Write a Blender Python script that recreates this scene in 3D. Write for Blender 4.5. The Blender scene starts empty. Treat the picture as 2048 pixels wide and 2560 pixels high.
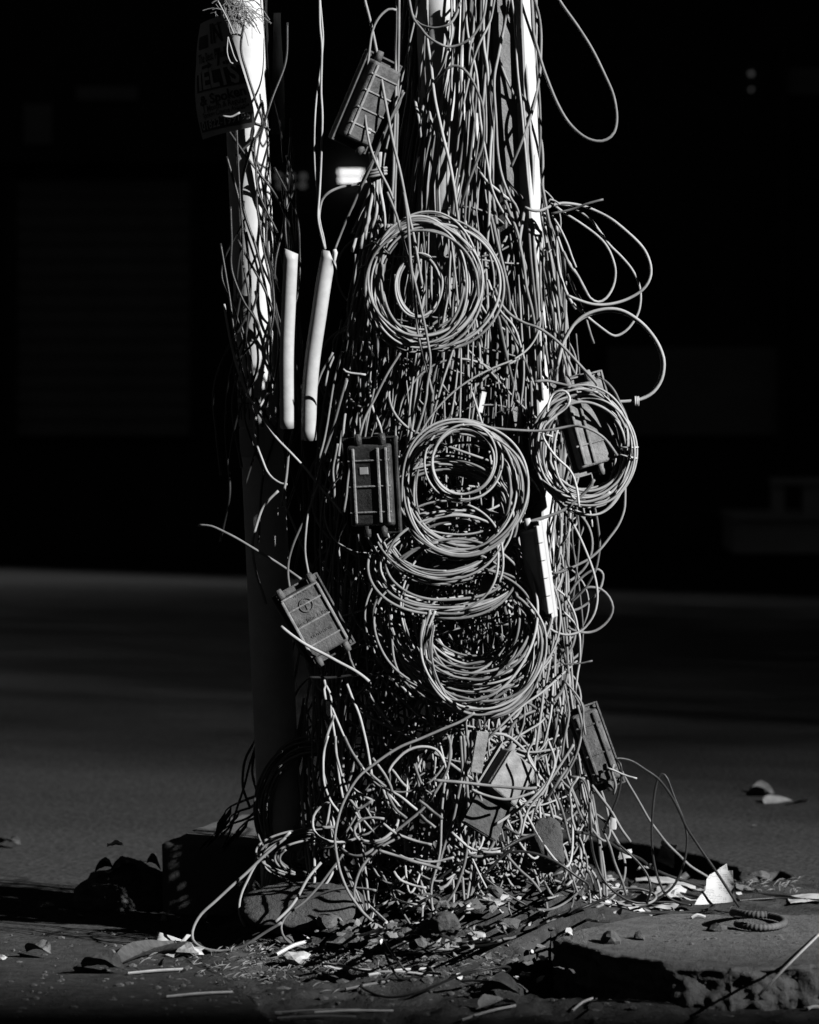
import bpy, bmesh, math, random
import numpy as np
from mathutils import Vector, Matrix, Euler
R = math.radians
random.seed(7)
rng = np.random.default_rng(11)
SC = bpy.context.scene
COL = SC.collection

# ------------------------------------------------------------------ camera, sky, sun, exposure
CAM_D, CAM_H, HORIZON, FPX = 9.0, 1.39, 900.0, 9000.0      # metres to the poles, eye height, horizon row and focal length in photo pixels
PITCH = math.atan((1280.0 - HORIZON) / FPX)
cam_data = bpy.data.cameras.new('camera')
cam = bpy.data.objects.new('camera', cam_data); COL.objects.link(cam)
cam.location = (0, -CAM_D, CAM_H)
cam.rotation_euler = (math.pi / 2 - PITCH, 0, 0)
cam_data.sensor_fit = 'HORIZONTAL'; cam_data.sensor_width = 36.0
cam_data.lens = 36.0 * FPX / 2048.0
cam_data.clip_start = 0.1; cam_data.clip_end = 400
cam_data.dof.use_dof = True; cam_data.dof.focus_distance = CAM_D - 0.22; cam_data.dof.aperture_fstop = 5.0
SC.camera = cam

SUN_AZ, SUN_EL = R(58), R(27)                              # azimuth measured from "behind the camera" towards the right
SUN_DIR = Vector((math.sin(SUN_AZ) * math.cos(SUN_EL), -math.cos(SUN_AZ) * math.cos(SUN_EL), math.sin(SUN_EL)))
world = bpy.data.worlds.new('World'); SC.world = world; world.use_nodes = True
wn = world.node_tree; wn.nodes.clear()
sky = wn.nodes.new('ShaderNodeTexSky'); sky.sky_type = 'NISHITA'; sky.sun_disc = False
sky.sun_elevation = SUN_EL; sky.sun_rotation = math.atan2(SUN_DIR.x, SUN_DIR.y)
bw = wn.nodes.new('ShaderNodeRGBToBW'); bg = wn.nodes.new('ShaderNodeBackground'); wo = wn.nodes.new('ShaderNodeOutputWorld')
bg.inputs['Strength'].default_value = 0.0048
wn.links.new(sky.outputs[0], bw.inputs[0]); wn.links.new(bw.outputs[0], bg.inputs['Color']); wn.links.new(bg.outputs[0], wo.inputs[0])
sun_data = bpy.data.lights.new('sun', 'SUN'); sun_data.energy = 5.0; sun_data.angle = R(0.53); sun_data.color = (1, 1, 1)
sun = bpy.data.objects.new('sun', sun_data); COL.objects.link(sun)
sun.rotation_euler = SUN_DIR.to_track_quat('Z', 'Y').to_euler()
SC.view_settings.view_transform = 'Standard'; SC.view_settings.look = 'None'
SC.view_settings.exposure = 0.0; SC.view_settings.gamma = 1.0; SC.view_settings.use_curve_mapping = False
SC.cycles.max_bounces = 4; SC.cycles.diffuse_bounces = 0; SC.cycles.glossy_bounces = 1; SC.cycles.use_denoising = True

# ------------------------------------------------------------------ pixel <-> place helpers
CP, SP = math.cos(PITCH), math.sin(PITCH)
def ray(px, py):
    a, b = (px - 1024.0) / FPX, (1280.0 - py) / FPX
    return np.array([a, CP + b * SP, -SP + b * CP])
CAMP = np.array([0, -CAM_D, CAM_H])
def at(px, py, Y):
    d = ray(px, py); t = (Y + CAM_D) / d[1]
    return CAMP + d * t
def on(px, py, z=0.0):
    d = ray(px, py); t = (z - CAM_H) / d[2]
    return CAMP + d * t
CROPS = {'A': (440, 0, 3.080), 'B': (900, 0, 2.396), 'C': (480, 400, 3.317), 'D': (880, 480, 3.920), 'E': (1220, 440, 3.45),
         'F': (480, 880, 3.317), 'G': (880, 960, 3.920), 'H': (1240, 900, 3.593), 'I': (460, 1380, 3.194), 'J': (900, 1400, 2.974),
         'K': (1380, 1700, 2.582), 'L': (480, 1840, 3.317), 'M': (900, 1840, 2.974), 'N': (0, 1900, 2.537), 'O': (600, 2250, 2.464),
         'P': (1200, 2200, 2.034), 'Q': (1300, 1250, 3.92), 'X': (0, 0, 1.0)}
def cp(c, pts):
    x0, y0, s = CROPS[c]
    return [(x0 + p[0] / s, y0 + p[1] / s) for p in pts]

# ------------------------------------------------------------------ materials (all grey: the photograph is black and white)
MATS = {}
def mat(name, base, rough=0.6, var=0.25, scale=30.0, bump=0.0, bump_scale=120.0, spec=0.3, metallic=0.0, coord='Object', detail=4.0):
    m = bpy.data.materials.new(name); m.use_nodes = True
    nt = m.node_tree; b = nt.nodes['Principled BSDF']
    b.inputs['Roughness'].default_value = rough; b.inputs['Metallic'].default_value = metallic
    b.inputs['Specular IOR Level'].default_value = spec
    tc = nt.nodes.new('ShaderNodeTexCoord')
    n = nt.nodes.new('ShaderNodeTexNoise'); n.inputs['Scale'].default_value = scale; n.inputs['Detail'].default_value = detail
    n.inputs['Roughness'].default_value = 0.65
    r = nt.nodes.new('ShaderNodeValToRGB')
    lo, hi = base * (1 - var), min(0.9, base * (1 + var))
    r.color_ramp.elements[0].position = 0.3; r.color_ramp.elements[0].color = (lo, lo, lo, 1)
    r.color_ramp.elements[1].position = 0.7; r.color_ramp.elements[1].color = (hi, hi, hi, 1)
    nt.links.new(tc.outputs[coord], n.inputs['Vector']); nt.links.new(n.outputs['Fac'], r.inputs['Fac'])
    nt.links.new(r.outputs['Color'], b.inputs['Base Color'])
    if bump > 0:
        n2 = nt.nodes.new('ShaderNodeTexNoise'); n2.inputs['Scale'].default_value = bump_scale; n2.inputs['Detail'].default_value = 6.0
        n2.inputs['Roughness'].default_value = 0.7
        bp = nt.nodes.new('ShaderNodeBump'); bp.inputs['Strength'].default_value = bump; bp.inputs['Distance'].default_value = 0.01
        nt.links.new(tc.outputs[coord], n2.inputs['Vector']); nt.links.new(n2.outputs['Fac'], bp.inputs['Height'])
        nt.links.new(bp.outputs['Normal'], b.inputs['Normal'])
    MATS[name] = m
    return m
mat('cable_a', 0.42, 0.55, 0.18, 25, 0.10, 400)
mat('cable_b', 0.32, 0.5, 0.22, 25, 0.10, 400)
mat('cable_c', 0.58, 0.6, 0.15, 25, 0.10, 400)
mat('cable_d', 0.20, 0.45, 0.25, 25, 0.10, 400, spec=0.4)
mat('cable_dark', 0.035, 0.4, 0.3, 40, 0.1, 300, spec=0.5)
mat('cable_white', 0.72, 0.45, 0.06, 30, spec=0.4)
mat('tie_white', 0.78, 0.4, 0.05, 30)
mat('pvc', 0.64, 0.4, 0.13, 30, 0.05, 150, spec=0.4)
mat('pole_paint', 0.80, 0.6, 0.10, 14, 0.08, 60)
mat('pole_concrete', 0.34, 0.85, 0.22, 12, 0.5, 180)
mat('box_plastic', 0.15, 0.5, 0.55, 26, 0.4, 110, spec=0.4, detail=9)
mat('box_dusty', 0.36, 0.6, 0.45, 24, 0.4, 110, detail=9)  # dusty plastic; on ribs this paler tone paints in their glint
mat('box_dark', 0.06, 0.42, 0.7, 24, 0.4, 110, spec=0.5, detail=9)
mat('box_pale', 0.70, 0.5, 0.06, 20)
mat('label_white', 0.65, 0.6, 0.15, 60)
mat('rubble', 0.15, 0.95, 0.35, 14, 0.8, 60)
mat('lump', 0.125, 0.95, 0.25, 9, 0.9, 90)
mat('dirt', 0.085, 1.0, 0.5, 9, 1.0, 60, spec=0.1, detail=8)
mat('slab', 0.19, 0.95, 0.30, 22, 0.9, 70, spec=0.15, detail=8)
mat('paving', 0.085, 0.95, 0.4, 24, 0.9, 70, spec=0.15, detail=8)
mat('plinth', 0.16, 0.95, 0.2, 6, 0.35, 90, spec=0.15)
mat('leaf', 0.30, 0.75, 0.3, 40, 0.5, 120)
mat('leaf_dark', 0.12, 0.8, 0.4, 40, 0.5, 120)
mat('stick', 0.55, 0.65, 0.2, 25)
mat('stick_dull', 0.22, 0.7, 0.25, 25)
mat('plastic_film', 0.62, 0.35, 0.15, 40, 0.4, 90, spec=0.5)
mat('rubber', 0.14, 0.75, 0.3, 30, 0.3, 150)
mat('straw', 0.26, 0.8, 0.25, 30)
mat('print_dark', 0.06, 0.8, 0.2, 40)
mat('print_light', 0.72, 0.8, 0.1, 40)
mat('poster', 0.62, 0.8, 0.1, 10)
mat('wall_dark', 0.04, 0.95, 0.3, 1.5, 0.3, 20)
mat('shutter', 0.2, 0.7, 0.15, 2.0)
mat('far_panel', 0.22, 0.8, 0.15, 2.0)
mat('far_step', 0.5, 0.9, 0.15, 2.0)
mat('tower', 0.3, 0.9, 0.1, 0.3)
mat('glass_dark', 0.03, 0.1, 0.1, 1.0, spec=0.6)
def emis(name, strength):
    m = bpy.data.materials.new(name); m.use_nodes = True
    b = m.node_tree.nodes['Principled BSDF']; b.inputs['Base Color'].default_value = (.8, .8, .8, 1)
    b.inputs['Emission Color'].default_value = (1, 1, 1, 1); b.inputs['Emission Strength'].default_value = strength
    MATS[name] = m
emis('lamp_bright', 2.2); emis('lamp_dim', 0.055)
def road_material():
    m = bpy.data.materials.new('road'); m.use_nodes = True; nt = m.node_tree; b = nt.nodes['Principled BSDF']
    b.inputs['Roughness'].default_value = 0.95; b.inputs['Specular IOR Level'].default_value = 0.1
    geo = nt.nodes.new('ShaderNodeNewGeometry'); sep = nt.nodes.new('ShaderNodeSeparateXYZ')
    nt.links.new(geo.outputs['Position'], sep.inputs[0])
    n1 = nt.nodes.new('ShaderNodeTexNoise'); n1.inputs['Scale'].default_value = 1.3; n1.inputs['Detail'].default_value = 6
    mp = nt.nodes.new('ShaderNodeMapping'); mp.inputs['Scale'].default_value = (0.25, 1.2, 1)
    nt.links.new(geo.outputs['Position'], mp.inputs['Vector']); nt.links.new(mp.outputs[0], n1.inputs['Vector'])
    # tone by distance paints in the fading light: pale near edge, dark middle
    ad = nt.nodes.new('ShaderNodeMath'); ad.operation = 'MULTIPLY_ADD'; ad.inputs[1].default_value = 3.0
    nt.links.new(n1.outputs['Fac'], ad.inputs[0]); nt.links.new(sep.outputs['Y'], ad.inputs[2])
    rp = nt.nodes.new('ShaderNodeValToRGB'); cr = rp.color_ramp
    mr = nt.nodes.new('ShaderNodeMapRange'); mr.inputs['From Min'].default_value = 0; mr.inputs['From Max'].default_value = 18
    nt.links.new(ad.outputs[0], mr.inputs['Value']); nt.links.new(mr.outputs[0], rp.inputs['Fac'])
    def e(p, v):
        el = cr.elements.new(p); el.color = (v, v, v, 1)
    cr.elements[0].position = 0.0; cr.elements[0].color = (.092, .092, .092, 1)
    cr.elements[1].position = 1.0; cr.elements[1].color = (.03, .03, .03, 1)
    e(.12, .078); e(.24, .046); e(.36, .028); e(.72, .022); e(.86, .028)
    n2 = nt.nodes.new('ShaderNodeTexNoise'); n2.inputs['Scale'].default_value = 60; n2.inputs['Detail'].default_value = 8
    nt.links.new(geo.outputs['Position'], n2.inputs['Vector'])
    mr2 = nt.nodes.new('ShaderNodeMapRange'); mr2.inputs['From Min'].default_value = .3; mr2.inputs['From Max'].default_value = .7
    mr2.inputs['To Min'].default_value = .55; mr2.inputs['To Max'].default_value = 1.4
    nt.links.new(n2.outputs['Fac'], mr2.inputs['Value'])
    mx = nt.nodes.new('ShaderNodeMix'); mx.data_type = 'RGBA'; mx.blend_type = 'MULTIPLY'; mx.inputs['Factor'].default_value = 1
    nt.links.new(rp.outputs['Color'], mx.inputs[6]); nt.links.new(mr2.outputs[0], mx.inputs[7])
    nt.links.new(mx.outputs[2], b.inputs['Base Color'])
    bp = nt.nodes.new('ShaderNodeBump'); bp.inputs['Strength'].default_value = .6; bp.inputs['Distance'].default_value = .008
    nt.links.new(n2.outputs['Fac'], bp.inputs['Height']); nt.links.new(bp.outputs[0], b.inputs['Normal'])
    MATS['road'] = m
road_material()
def paper_material(name, base, ink, lines=26.0):
    m = bpy.data.materials.new(name); m.use_nodes = True; nt = m.node_tree; b = nt.nodes['Principled BSDF']
    b.inputs['Roughness'].default_value = 0.7
    tc = nt.nodes.new('ShaderNodeTexCoord')
    w = nt.nodes.new('ShaderNodeTexWave'); w.wave_type = 'BANDS'; w.bands_direction = 'Y'; w.inputs['Scale'].default_value = lines / 6.28 * 2
    w.inputs['Distortion'].default_value = 0.3
    mp = nt.nodes.new('ShaderNodeMapping'); mp.inputs['Scale'].default_value = (90, 6, 1)
    n = nt.nodes.new('ShaderNodeTexNoise'); n.inputs['Scale'].default_value = 1.0; n.inputs['Detail'].default_value = 2
    n3 = nt.nodes.new('ShaderNodeTexNoise'); n3.inputs['Scale'].default_value = 3.0
    nt.links.new(tc.outputs['UV'], w.inputs['Vector']); nt.links.new(tc.outputs['UV'], mp.inputs['Vector']); nt.links.new(mp.outputs[0], n.inputs['Vector'])
    nt.links.new(tc.outputs['UV'], n3.inputs['Vector'])
    g1 = nt.nodes.new('ShaderNodeMath'); g1.operation = 'GREATER_THAN'; g1.inputs[1].default_value = .78
    g2 = nt.nodes.new('ShaderNodeMath'); g2.operation = 'GREATER_THAN'; g2.inputs[1].default_value = .47
    g3 = nt.nodes.new('ShaderNodeMath'); g3.operation = 'GREATER_THAN'; g3.inputs[1].default_value = .46
    mu = nt.nodes.new('ShaderNodeMath'); mu.operation = 'MULTIPLY'; mu2 = nt.nodes.new('ShaderNodeMath'); mu2.operation = 'MULTIPLY'
    nt.links.new(w.outputs['Fac'], g1.inputs[0]); nt.links.new(n.outputs['Fac'], g2.inputs[0]); nt.links.new(n3.outputs['Fac'], g3.inputs[0])
    nt.links.new(g1.outputs[0], mu.inputs[0]); nt.links.new(g2.outputs[0], mu.inputs[1])
    nt.links.new(mu.outputs[0], mu2.inputs[0]); nt.links.new(g3.outputs[0], mu2.inputs[1])
    mx = nt.nodes.new('ShaderNodeMix'); mx.data_type = 'RGBA'
    mx.inputs[6].default_value = (base, base, base, 1); mx.inputs[7].default_value = (ink, ink, ink, 1)
    nt.links.new(mu2.outputs[0], mx.inputs['Factor']); nt.links.new(mx.outputs[2], b.inputs['Base Color'])
    MATS[name] = m
paper_material('paper_print', 0.74, 0.25)
mat('paper', 0.72, 0.75, 0.12, 14)
mat('paper_grey', 0.30, 0.75, 0.25, 20)
mat('card_dark', 0.05, 0.6, 0.3, 30)

# ------------------------------------------------------------------ object helpers
def mesh_obj(name, verts, faces, material, parent=None, smooth=False, origin=None, uv=None):
    verts = np.asarray(verts, dtype=np.float64)
    if origin is None:
        origin = verts[int(np.argmin(verts[:, 2]))].copy() if parent is None else np.zeros(3)
    origin = np.asarray(origin, dtype=np.float64)
    me = bpy.data.meshes.new(name)
    me.from_pydata((verts - origin).tolist(), [], faces)
    if uv is not None:
        layer = me.uv_layers.new(name='UVMap')
        li = np.empty(len(me.loops), dtype=np.int32); me.loops.foreach_get('vertex_index', li)
        layer.data.foreach_set('uv', np.asarray(uv, dtype=np.float32)[li].ravel())
    if smooth:
        me.polygons.foreach_set('use_smooth', [True] * len(me.polygons))
    me.update()
    me.materials.append(MATS[material] if isinstance(material, str) else material)
    o = bpy.data.objects.new(name, me); COL.objects.link(o)
    o.location = origin.tolist()
    if parent is not None: o.parent = parent
    return o
def tag(o, label, cat, group=None, kind=None):
    if label: o['label'] = label
    if cat: o['category'] = cat
    if group: o['group'] = group
    if kind: o['kind'] = kind
    return o
def empty(name, loc, label, cat, group=None):
    o = bpy.data.objects.new(name, None); COL.objects.link(o); o.location = [float(v) for v in loc]
    o.empty_display_size = 0.05
    return tag(o, label, cat, group)
def structure(o): o['kind'] = 'structure'; return o
def spline(pts, step=0.008):
    P = np.asarray(pts, dtype=np.float64)
    if len(P) == 2: P = np.vstack([P[0], (P[0] + P[1]) / 2, P[1]])
    Q = np.vstack([2 * P[0] - P[1], P, 2 * P[-1] - P[-2]])
    out = []
    for i in range(1, len(Q) - 2):
        p0, p1, p2, p3 = Q[i - 1], Q[i], Q[i + 1], Q[i + 2]
        n = max(2, int(np.linalg.norm(p2 - p1) / step))
        t = (np.arange(n) / n)[:, None]
        out.append(0.5 * ((2 * p1) + (-p0 + p2) * t + (2 * p0 - 5 * p1 + 4 * p2 - p3) * t ** 2 + (-p0 + 3 * p1 - 3 * p2 + p3) * t ** 3))
    out.append(P[-1][None])
    return np.vstack(out)
def tube(path, r, sides=7, closed=False, cap=True, base=0):
    P = np.asarray(path); n = len(P)
    T = np.gradient(P, axis=0)
    if closed: T = np.roll(P, -1, 0) - np.roll(P, 1, 0)
    T /= np.maximum(np.linalg.norm(T, axis=1, keepdims=True), 1e-9)
    up = np.array([0, 0, 1.0]) if abs(T[0][2]) < 0.9 else np.array([1.0, 0, 0])
    N = np.empty_like(P); v = np.cross(T[0], up); v /= np.linalg.norm(v); N[0] = v
    for i in range(1, n):
        v = N[i - 1] - T[i] * np.dot(N[i - 1], T[i]); l = np.linalg.norm(v)
        N[i] = v / l if l > 1e-6 else N[i - 1]
    B = np.cross(T, N)
    a = np.arange(sides) * 2 * math.pi / sides
    rr = np.broadcast_to(np.asarray(r, dtype=float), (n,))
    V = P[:, None, :] + rr[:, None, None] * (np.cos(a)[None, :, None] * N[:, None, :] + np.sin(a)[None, :, None] * B[:, None, :])
    V = V.reshape(-1, 3)
    F = []
    m = n if closed else n - 1
    for i in range(m):
        i0, i1 = base + i * sides, base + ((i + 1) % n) * sides
        for k in range(sides):
            k1 = (k + 1) % sides
            F.append((i0 + k, i0 + k1, i1 + k1, i1 + k))
    if cap and not closed:
        F.append(tuple(base + k for k in range(sides))[::-1]); F.append(tuple(base + (n - 1) * sides + k for k in range(sides)))
    return V, F
class MB:
    def __init__(s): s.V = []; s.F = []; s.n = 0
    def add(s, V, F):
        s.V.append(np.asarray(V, dtype=float)); s.F += [tuple(i + s.n for i in f) for f in F]; s.n += len(V); return s
    def box(s, c, size, M=None):
        x, y, z = [v / 2 for v in size]
        V = np.array([(-x, -y, -z), (x, -y, -z), (x, y, -z), (-x, y, -z), (-x, -y, z), (x, -y, z), (x, y, z), (-x, y, z)]) + np.array(c)
        if M is not None: V = V @ np.array(M).T
        return s.add(V, [(0, 3, 2, 1), (4, 5, 6, 7), (0, 1, 5, 4), (1, 2, 6, 5), (2, 3, 7, 6), (3, 0, 4, 7)])
    def tube(s, path, r, sides=7, closed=False):
        V, F = tube(path, r, sides, closed); return s.add(V, F)
    def obj(s, name, material, parent=None, smooth=False, origin=None):
        return mesh_obj(name, np.vstack(s.V), s.F, material, parent, smooth, origin)
def noise1(n, k, amp):
    """smooth random series of n values with about k control points"""
    c = rng.normal(0, amp, max(4, k) + 3)
    x = np.linspace(0, max(4, k), n); i = x.astype(int); t = x - i
    i = np.minimum(i, len(c) - 2); t = t * t * (3 - 2 * t)
    return c[i] * (1 - t) + c[i + 1] * t
from mathutils import noise as mnoise
def fbm(x, y, z=0.0, o=4): return mnoise.fractal(Vector((x, y, z)), 1.0, 2.0, o)

# ------------------------------------------------------------------ the ground
def sstep(a, b, x):
    t = min(1.0, max(0.0, (x - a) / (b - a))); return t * t * (3 - 2 * t)
HOLE = [tuple(on(px, py, -.03)[:2]) for px, py in ((1235, 2452), (1300, 2400), (1380, 2362), (1440, 2372), (1720, 2440), (1760, 2500), (1690, 2512), (1560, 2505), (1430, 2502), (1330, 2490))]
ROAD_Z, PAVE_Z, SLAB_Z = -0.07, 0.0, 0.06
def ground_h(x, y, fine=True):
    h = -0.03 + 0.12 * math.exp(-(((x - 0.10) / 0.40) ** 2 + ((y + 0.02) / 0.30) ** 2))
    h += 0.05 * math.exp(-(((x - 0.25) / 0.25) ** 2 + ((y + 0.10) / 0.18) ** 2))
    tr = (1 - sstep(-0.62, -0.36, x)) * sstep(-0.50, -0.34, y)      # gutter to the left of the poles
    h -= 0.10 * tr
    h -= 0.09 * sstep(0.75, 1.1, y)
    if HOLE and inside(HOLE, x, y): h -= 0.14
    if fine:
        k = 0.35 + 0.65 * math.exp(-((x - 0.1) / 0.7) ** 2)
        h += k * (0.020 * fbm(x * 5, y * 5) + 0.012 * fbm(x * 17, y * 17, 3.0) + 0.006 * fbm(x * 55, y * 55, 7.0))
    return h
POLYS = []
def inside(poly, x, y):
    c = False; n = len(poly); j = n - 1
    for i in range(n):
        xi, yi = poly[i]; xj, yj = poly[j]
        if (yi > y) != (yj > y) and x < (xj - xi) * (y - yi) / (yj - yi) + xi: c = not c
        j = i
    return c
def surf_h(x, y, fine=False):
    h = ground_h(x, y, fine)
    for poly, z in POLYS:
        if inside(poly, x, y): h = max(h, z)
    return h
def build_ground():
    xs = np.concatenate([np.linspace(-3, -1.3, 18)[:-1], np.linspace(-1.3, 1.5, 190), np.linspace(1.5, 3, 16)[1:]])
    ys = np.concatenate([np.linspace(-3.4, -2.0, 20)[:-1], np.linspace(-2.0, 1.9, 260)])
    V = []; F = []
    for y in ys:
        for x in xs: V.append((x, y, ground_h(x, y)))
    nx = len(xs)
    for j in range(len(ys) - 1):
        for i in range(nx - 1):
            a = j * nx + i; F.append((a, a + 1, a + 1 + nx, a + nx))
    structure(mesh_obj('dirt_ground', V, F, 'dirt', smooth=True, origin=(0, 0, 0)))
    structure(mesh_obj('ground', [(-150, -150, -.16), (150, -150, -.16), (150, 150, -.16), (-150, 150, -.16)], [(0, 1, 2, 3)], 'dirt', origin=(0, 0, -.16)))
build_ground()
def ragged(poly, step=0.02, amp=0.012, rag=None):
    """densify a polygon outline and make it uneven; rag: per-edge amplitude"""
    out = []
    for i in range(len(poly)):
        a = np.array(poly[i], float); b = np.array(poly[(i + 1) % len(poly)], float)
        L = np.linalg.norm(b - a); k = (rag[i] if rag else 1.0) * amp
        n = max(1, int(L / (step if k > 0 else 10)))
        nrm = np.array([-(b - a)[1], (b - a)[0]]) / max(L, 1e-6)
        for j in range(n):
            t = j / n; p = a + (b - a) * t
            q = k * (fbm(p[0] * 6, p[1] * 6, 1.0) + 0.5 * fbm(p[0] * 25, p[1] * 25, 4.0)) * (1 if 0 < j else .3)
            out.append(p + nrm * q)
    return np.array(out)
def slab(name, poly, ztop, zbot, material, amp=0.012, rag=None, lip=0.008, step=0.02, side_amp=0.012, rings=4):
    O = ragged(poly, step, amp, rag); n = len(O)
    c = O.mean(0)
    V = []; F = []
    zs = [(ztop, -lip), (ztop - lip * .6, 0.0)] + [(ztop + (zbot - ztop) * (k / rings), 0) for k in range(1, rings + 1)]
    for zi, (z, inset) in enumerate(zs):
        for i in range(n):
            p = O[i]; tng = O[(i + 1) % n] - O[i - 1]; tng /= max(np.linalg.norm(tng), 1e-6); nr = np.array([tng[1], -tng[0]])
            w = inset
            if zi >= 2: w += side_amp * (fbm(p[0] * 22, p[1] * 22, z * 22 + 5) + .6 * fbm(p[0] * 60, p[1] * 60, z * 60) - .25) * min(1, (zi - 1) / 2)
            q = p + nr * w
            V.append((q[0], q[1], z + (0.004 * fbm(p[0] * 12, p[1] * 12, 2) if zi < 2 else 0)))
    m = len(zs)
    for k in range(m - 1):
        for i in range(n):
            j = (i + 1) % n
            F.append((k * n + i, (k + 1) * n + i, (k + 1) * n + j, k * n + j))
    F.append(tuple(range(n)))
    o = mesh_obj(name, V, F, material, origin=(c[0], c[1], zbot))
    bm = bmesh.new(); bm.from_mesh(o.data)
    bmesh.ops.triangulate(bm, faces=[f for f in bm.faces if len(f.verts) > 4]); bmesh.ops.recalc_face_normals(bm, faces=bm.faces)
    for f in bm.faces: f.smooth = abs(f.normal.z) < .9
    bm.to_mesh(o.data); bm.free()
    return o
g2 = lambda pts, z: [tuple(on(x, y, z)[:2]) for x, y in pts]
# carriageway: one sheet with a broken asphalt edge towards the camera
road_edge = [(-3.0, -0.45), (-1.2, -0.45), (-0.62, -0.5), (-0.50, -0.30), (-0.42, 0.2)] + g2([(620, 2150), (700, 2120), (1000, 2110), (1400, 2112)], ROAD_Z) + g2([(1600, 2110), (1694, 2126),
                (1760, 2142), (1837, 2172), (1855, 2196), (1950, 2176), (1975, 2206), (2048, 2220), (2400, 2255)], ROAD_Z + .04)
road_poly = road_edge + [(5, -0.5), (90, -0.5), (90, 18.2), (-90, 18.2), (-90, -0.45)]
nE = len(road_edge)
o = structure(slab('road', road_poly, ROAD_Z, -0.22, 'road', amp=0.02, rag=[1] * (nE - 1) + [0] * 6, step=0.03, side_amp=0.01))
for v in o.data.vertices:                                   # the asphalt is cambered up to the right, where its broken edge shows
    w = o.location.x + v.co.x, o.location.y + v.co.y
    if o.location.z + v.co.z > -0.15: v.co.z += .04 * sstep(0.2, 0.7, w[0]) * (1 - sstep(6, 30, w[0]))
POLYS.append((road_poly, ROAD_Z))
# paving to the left of the camera, its far edge broken off above the gutter
pv = g2([(-900, 2335), (-300, 2352), (0, 2350), (146, 2343), (250, 2360), (347, 2381), (470, 2408), (560, 2450), (640, 2520), (700, 2620)], PAVE_Z) + [(-0.2, -3.3), (-3, -3.3)]
structure(slab('pavement', pv, PAVE_Z, -0.15, 'paving', amp=0.012, rag=[1] * 10 + [0, 0], step=0.015))
POLYS.append((pv, PAVE_Z))
# raised paving slab on the right
sl = g2([(1385, 2345), (1500, 2375), (1590, 2395), (1690, 2418), (1830, 2424), (2048, 2412), (2300, 2400)], SLAB_Z)
slb = g2([(2400, 2290), (2048, 2286), (1900, 2288), (1700, 2284), (1560, 2296), (1450, 2322)], SLAB_Z)
structure(slab('paving_slab', sl + slb, SLAB_Z, -0.08, 'slab', amp=0.012, rag=[1] * 6 + [0] + [1] * 6, step=0.008, side_amp=0.020, lip=0.010, rings=18))
POLYS.append((sl + slb, SLAB_Z))
# footing block behind the poles
pl = g2([(405, 2104), (470, 2106), (620, 2110), (1010, 2108), (1090, 2060), (900, 2030), (600, 2036), (520, 2056)], 0.12)
tag(slab('footing_block', pl, 0.12, -0.2, 'plinth', amp=0.006, rag=[1] * 8, step=0.02, side_amp=0.006, lip=0.012),
    'low concrete footing block with a pale sunlit top behind the left pole', 'footing')

# ------------------------------------------------------------------ far side of the street
FY = 18.4
def wall_box(mb, px0, py0, px1, py1, Y, depth):
    a = at(px0, py0, Y); b = at(px1, py1, Y)
    mb.box(((a[0] + b[0]) / 2, Y + depth / 2, (a[2] + b[2]) / 2), (abs(b[0] - a[0]), depth, abs(b[2] - a[2])))
def part(name, px0, py0, px1, py1, Y, depth, material, parent):
    mb = MB(); wall_box(mb, px0, py0, px1, py1, Y, depth); v = np.vstack(mb.V) - np.array(parent.location)
    return mesh_obj(name, v, mb.F, material, parent)
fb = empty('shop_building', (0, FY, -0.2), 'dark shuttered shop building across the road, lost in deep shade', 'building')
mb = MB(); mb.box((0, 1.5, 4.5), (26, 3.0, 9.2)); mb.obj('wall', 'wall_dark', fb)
sh = part('shutter', 40, 450, 478, 1090, FY - .05, .045, 'shutter', fb)
for k in range(16):
    y = 455 + k * 40; part('shutter_slat', 42, y, 476, y + 34, FY - .075, .022, 'shutter', fb)
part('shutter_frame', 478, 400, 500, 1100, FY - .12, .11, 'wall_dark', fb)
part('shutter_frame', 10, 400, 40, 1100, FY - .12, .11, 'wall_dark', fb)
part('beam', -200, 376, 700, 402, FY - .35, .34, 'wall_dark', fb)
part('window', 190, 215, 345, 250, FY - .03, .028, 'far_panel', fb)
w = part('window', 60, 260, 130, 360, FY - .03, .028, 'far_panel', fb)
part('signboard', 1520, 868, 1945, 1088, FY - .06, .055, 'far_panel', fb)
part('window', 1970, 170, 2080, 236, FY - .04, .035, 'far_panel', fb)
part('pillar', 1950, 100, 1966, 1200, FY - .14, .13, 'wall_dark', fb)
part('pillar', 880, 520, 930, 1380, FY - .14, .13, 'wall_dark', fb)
st = empty('entrance_step', at(1990, 1380, FY - 1.0), 'dim concrete entrance step with a raised box frame at the far right', 'step')
for nm, q in (('tread', (1830, 1288, 2300, 1300, FY - 1.1, 1.0)), ('riser', (1836, 1300, 2300, 1384, FY - 1.05, .95)), ('frame_post', (1932, 1210, 1962, 1288, FY - .9, .2)),
              ('frame_post', (2008, 1210, 2100, 1288, FY - .9, .2)), ('frame_head', (1930, 1196, 2100, 1212, FY - .93, .26))):
    part(nm, *q, 'far_step', st)
for i, (px, py) in enumerate([(697, 441), (728, 441), (759, 441), (701, 463), (728, 463), (757, 463)]):
    mb = MB(); a = at(px, py, FY - .02)
    mb.tube([a + np.array([0, .01, 0]), a - np.array([0, .03, 0])], 0.021, 12)
    o = mb.obj('vent_light', 'lamp_dim')
    tag(o, 'dim light in the upper row of three behind the pipes' if i < 3 else 'dim light in the lower row of three behind the pipes', 'light', 'dim lights across the road')
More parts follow.
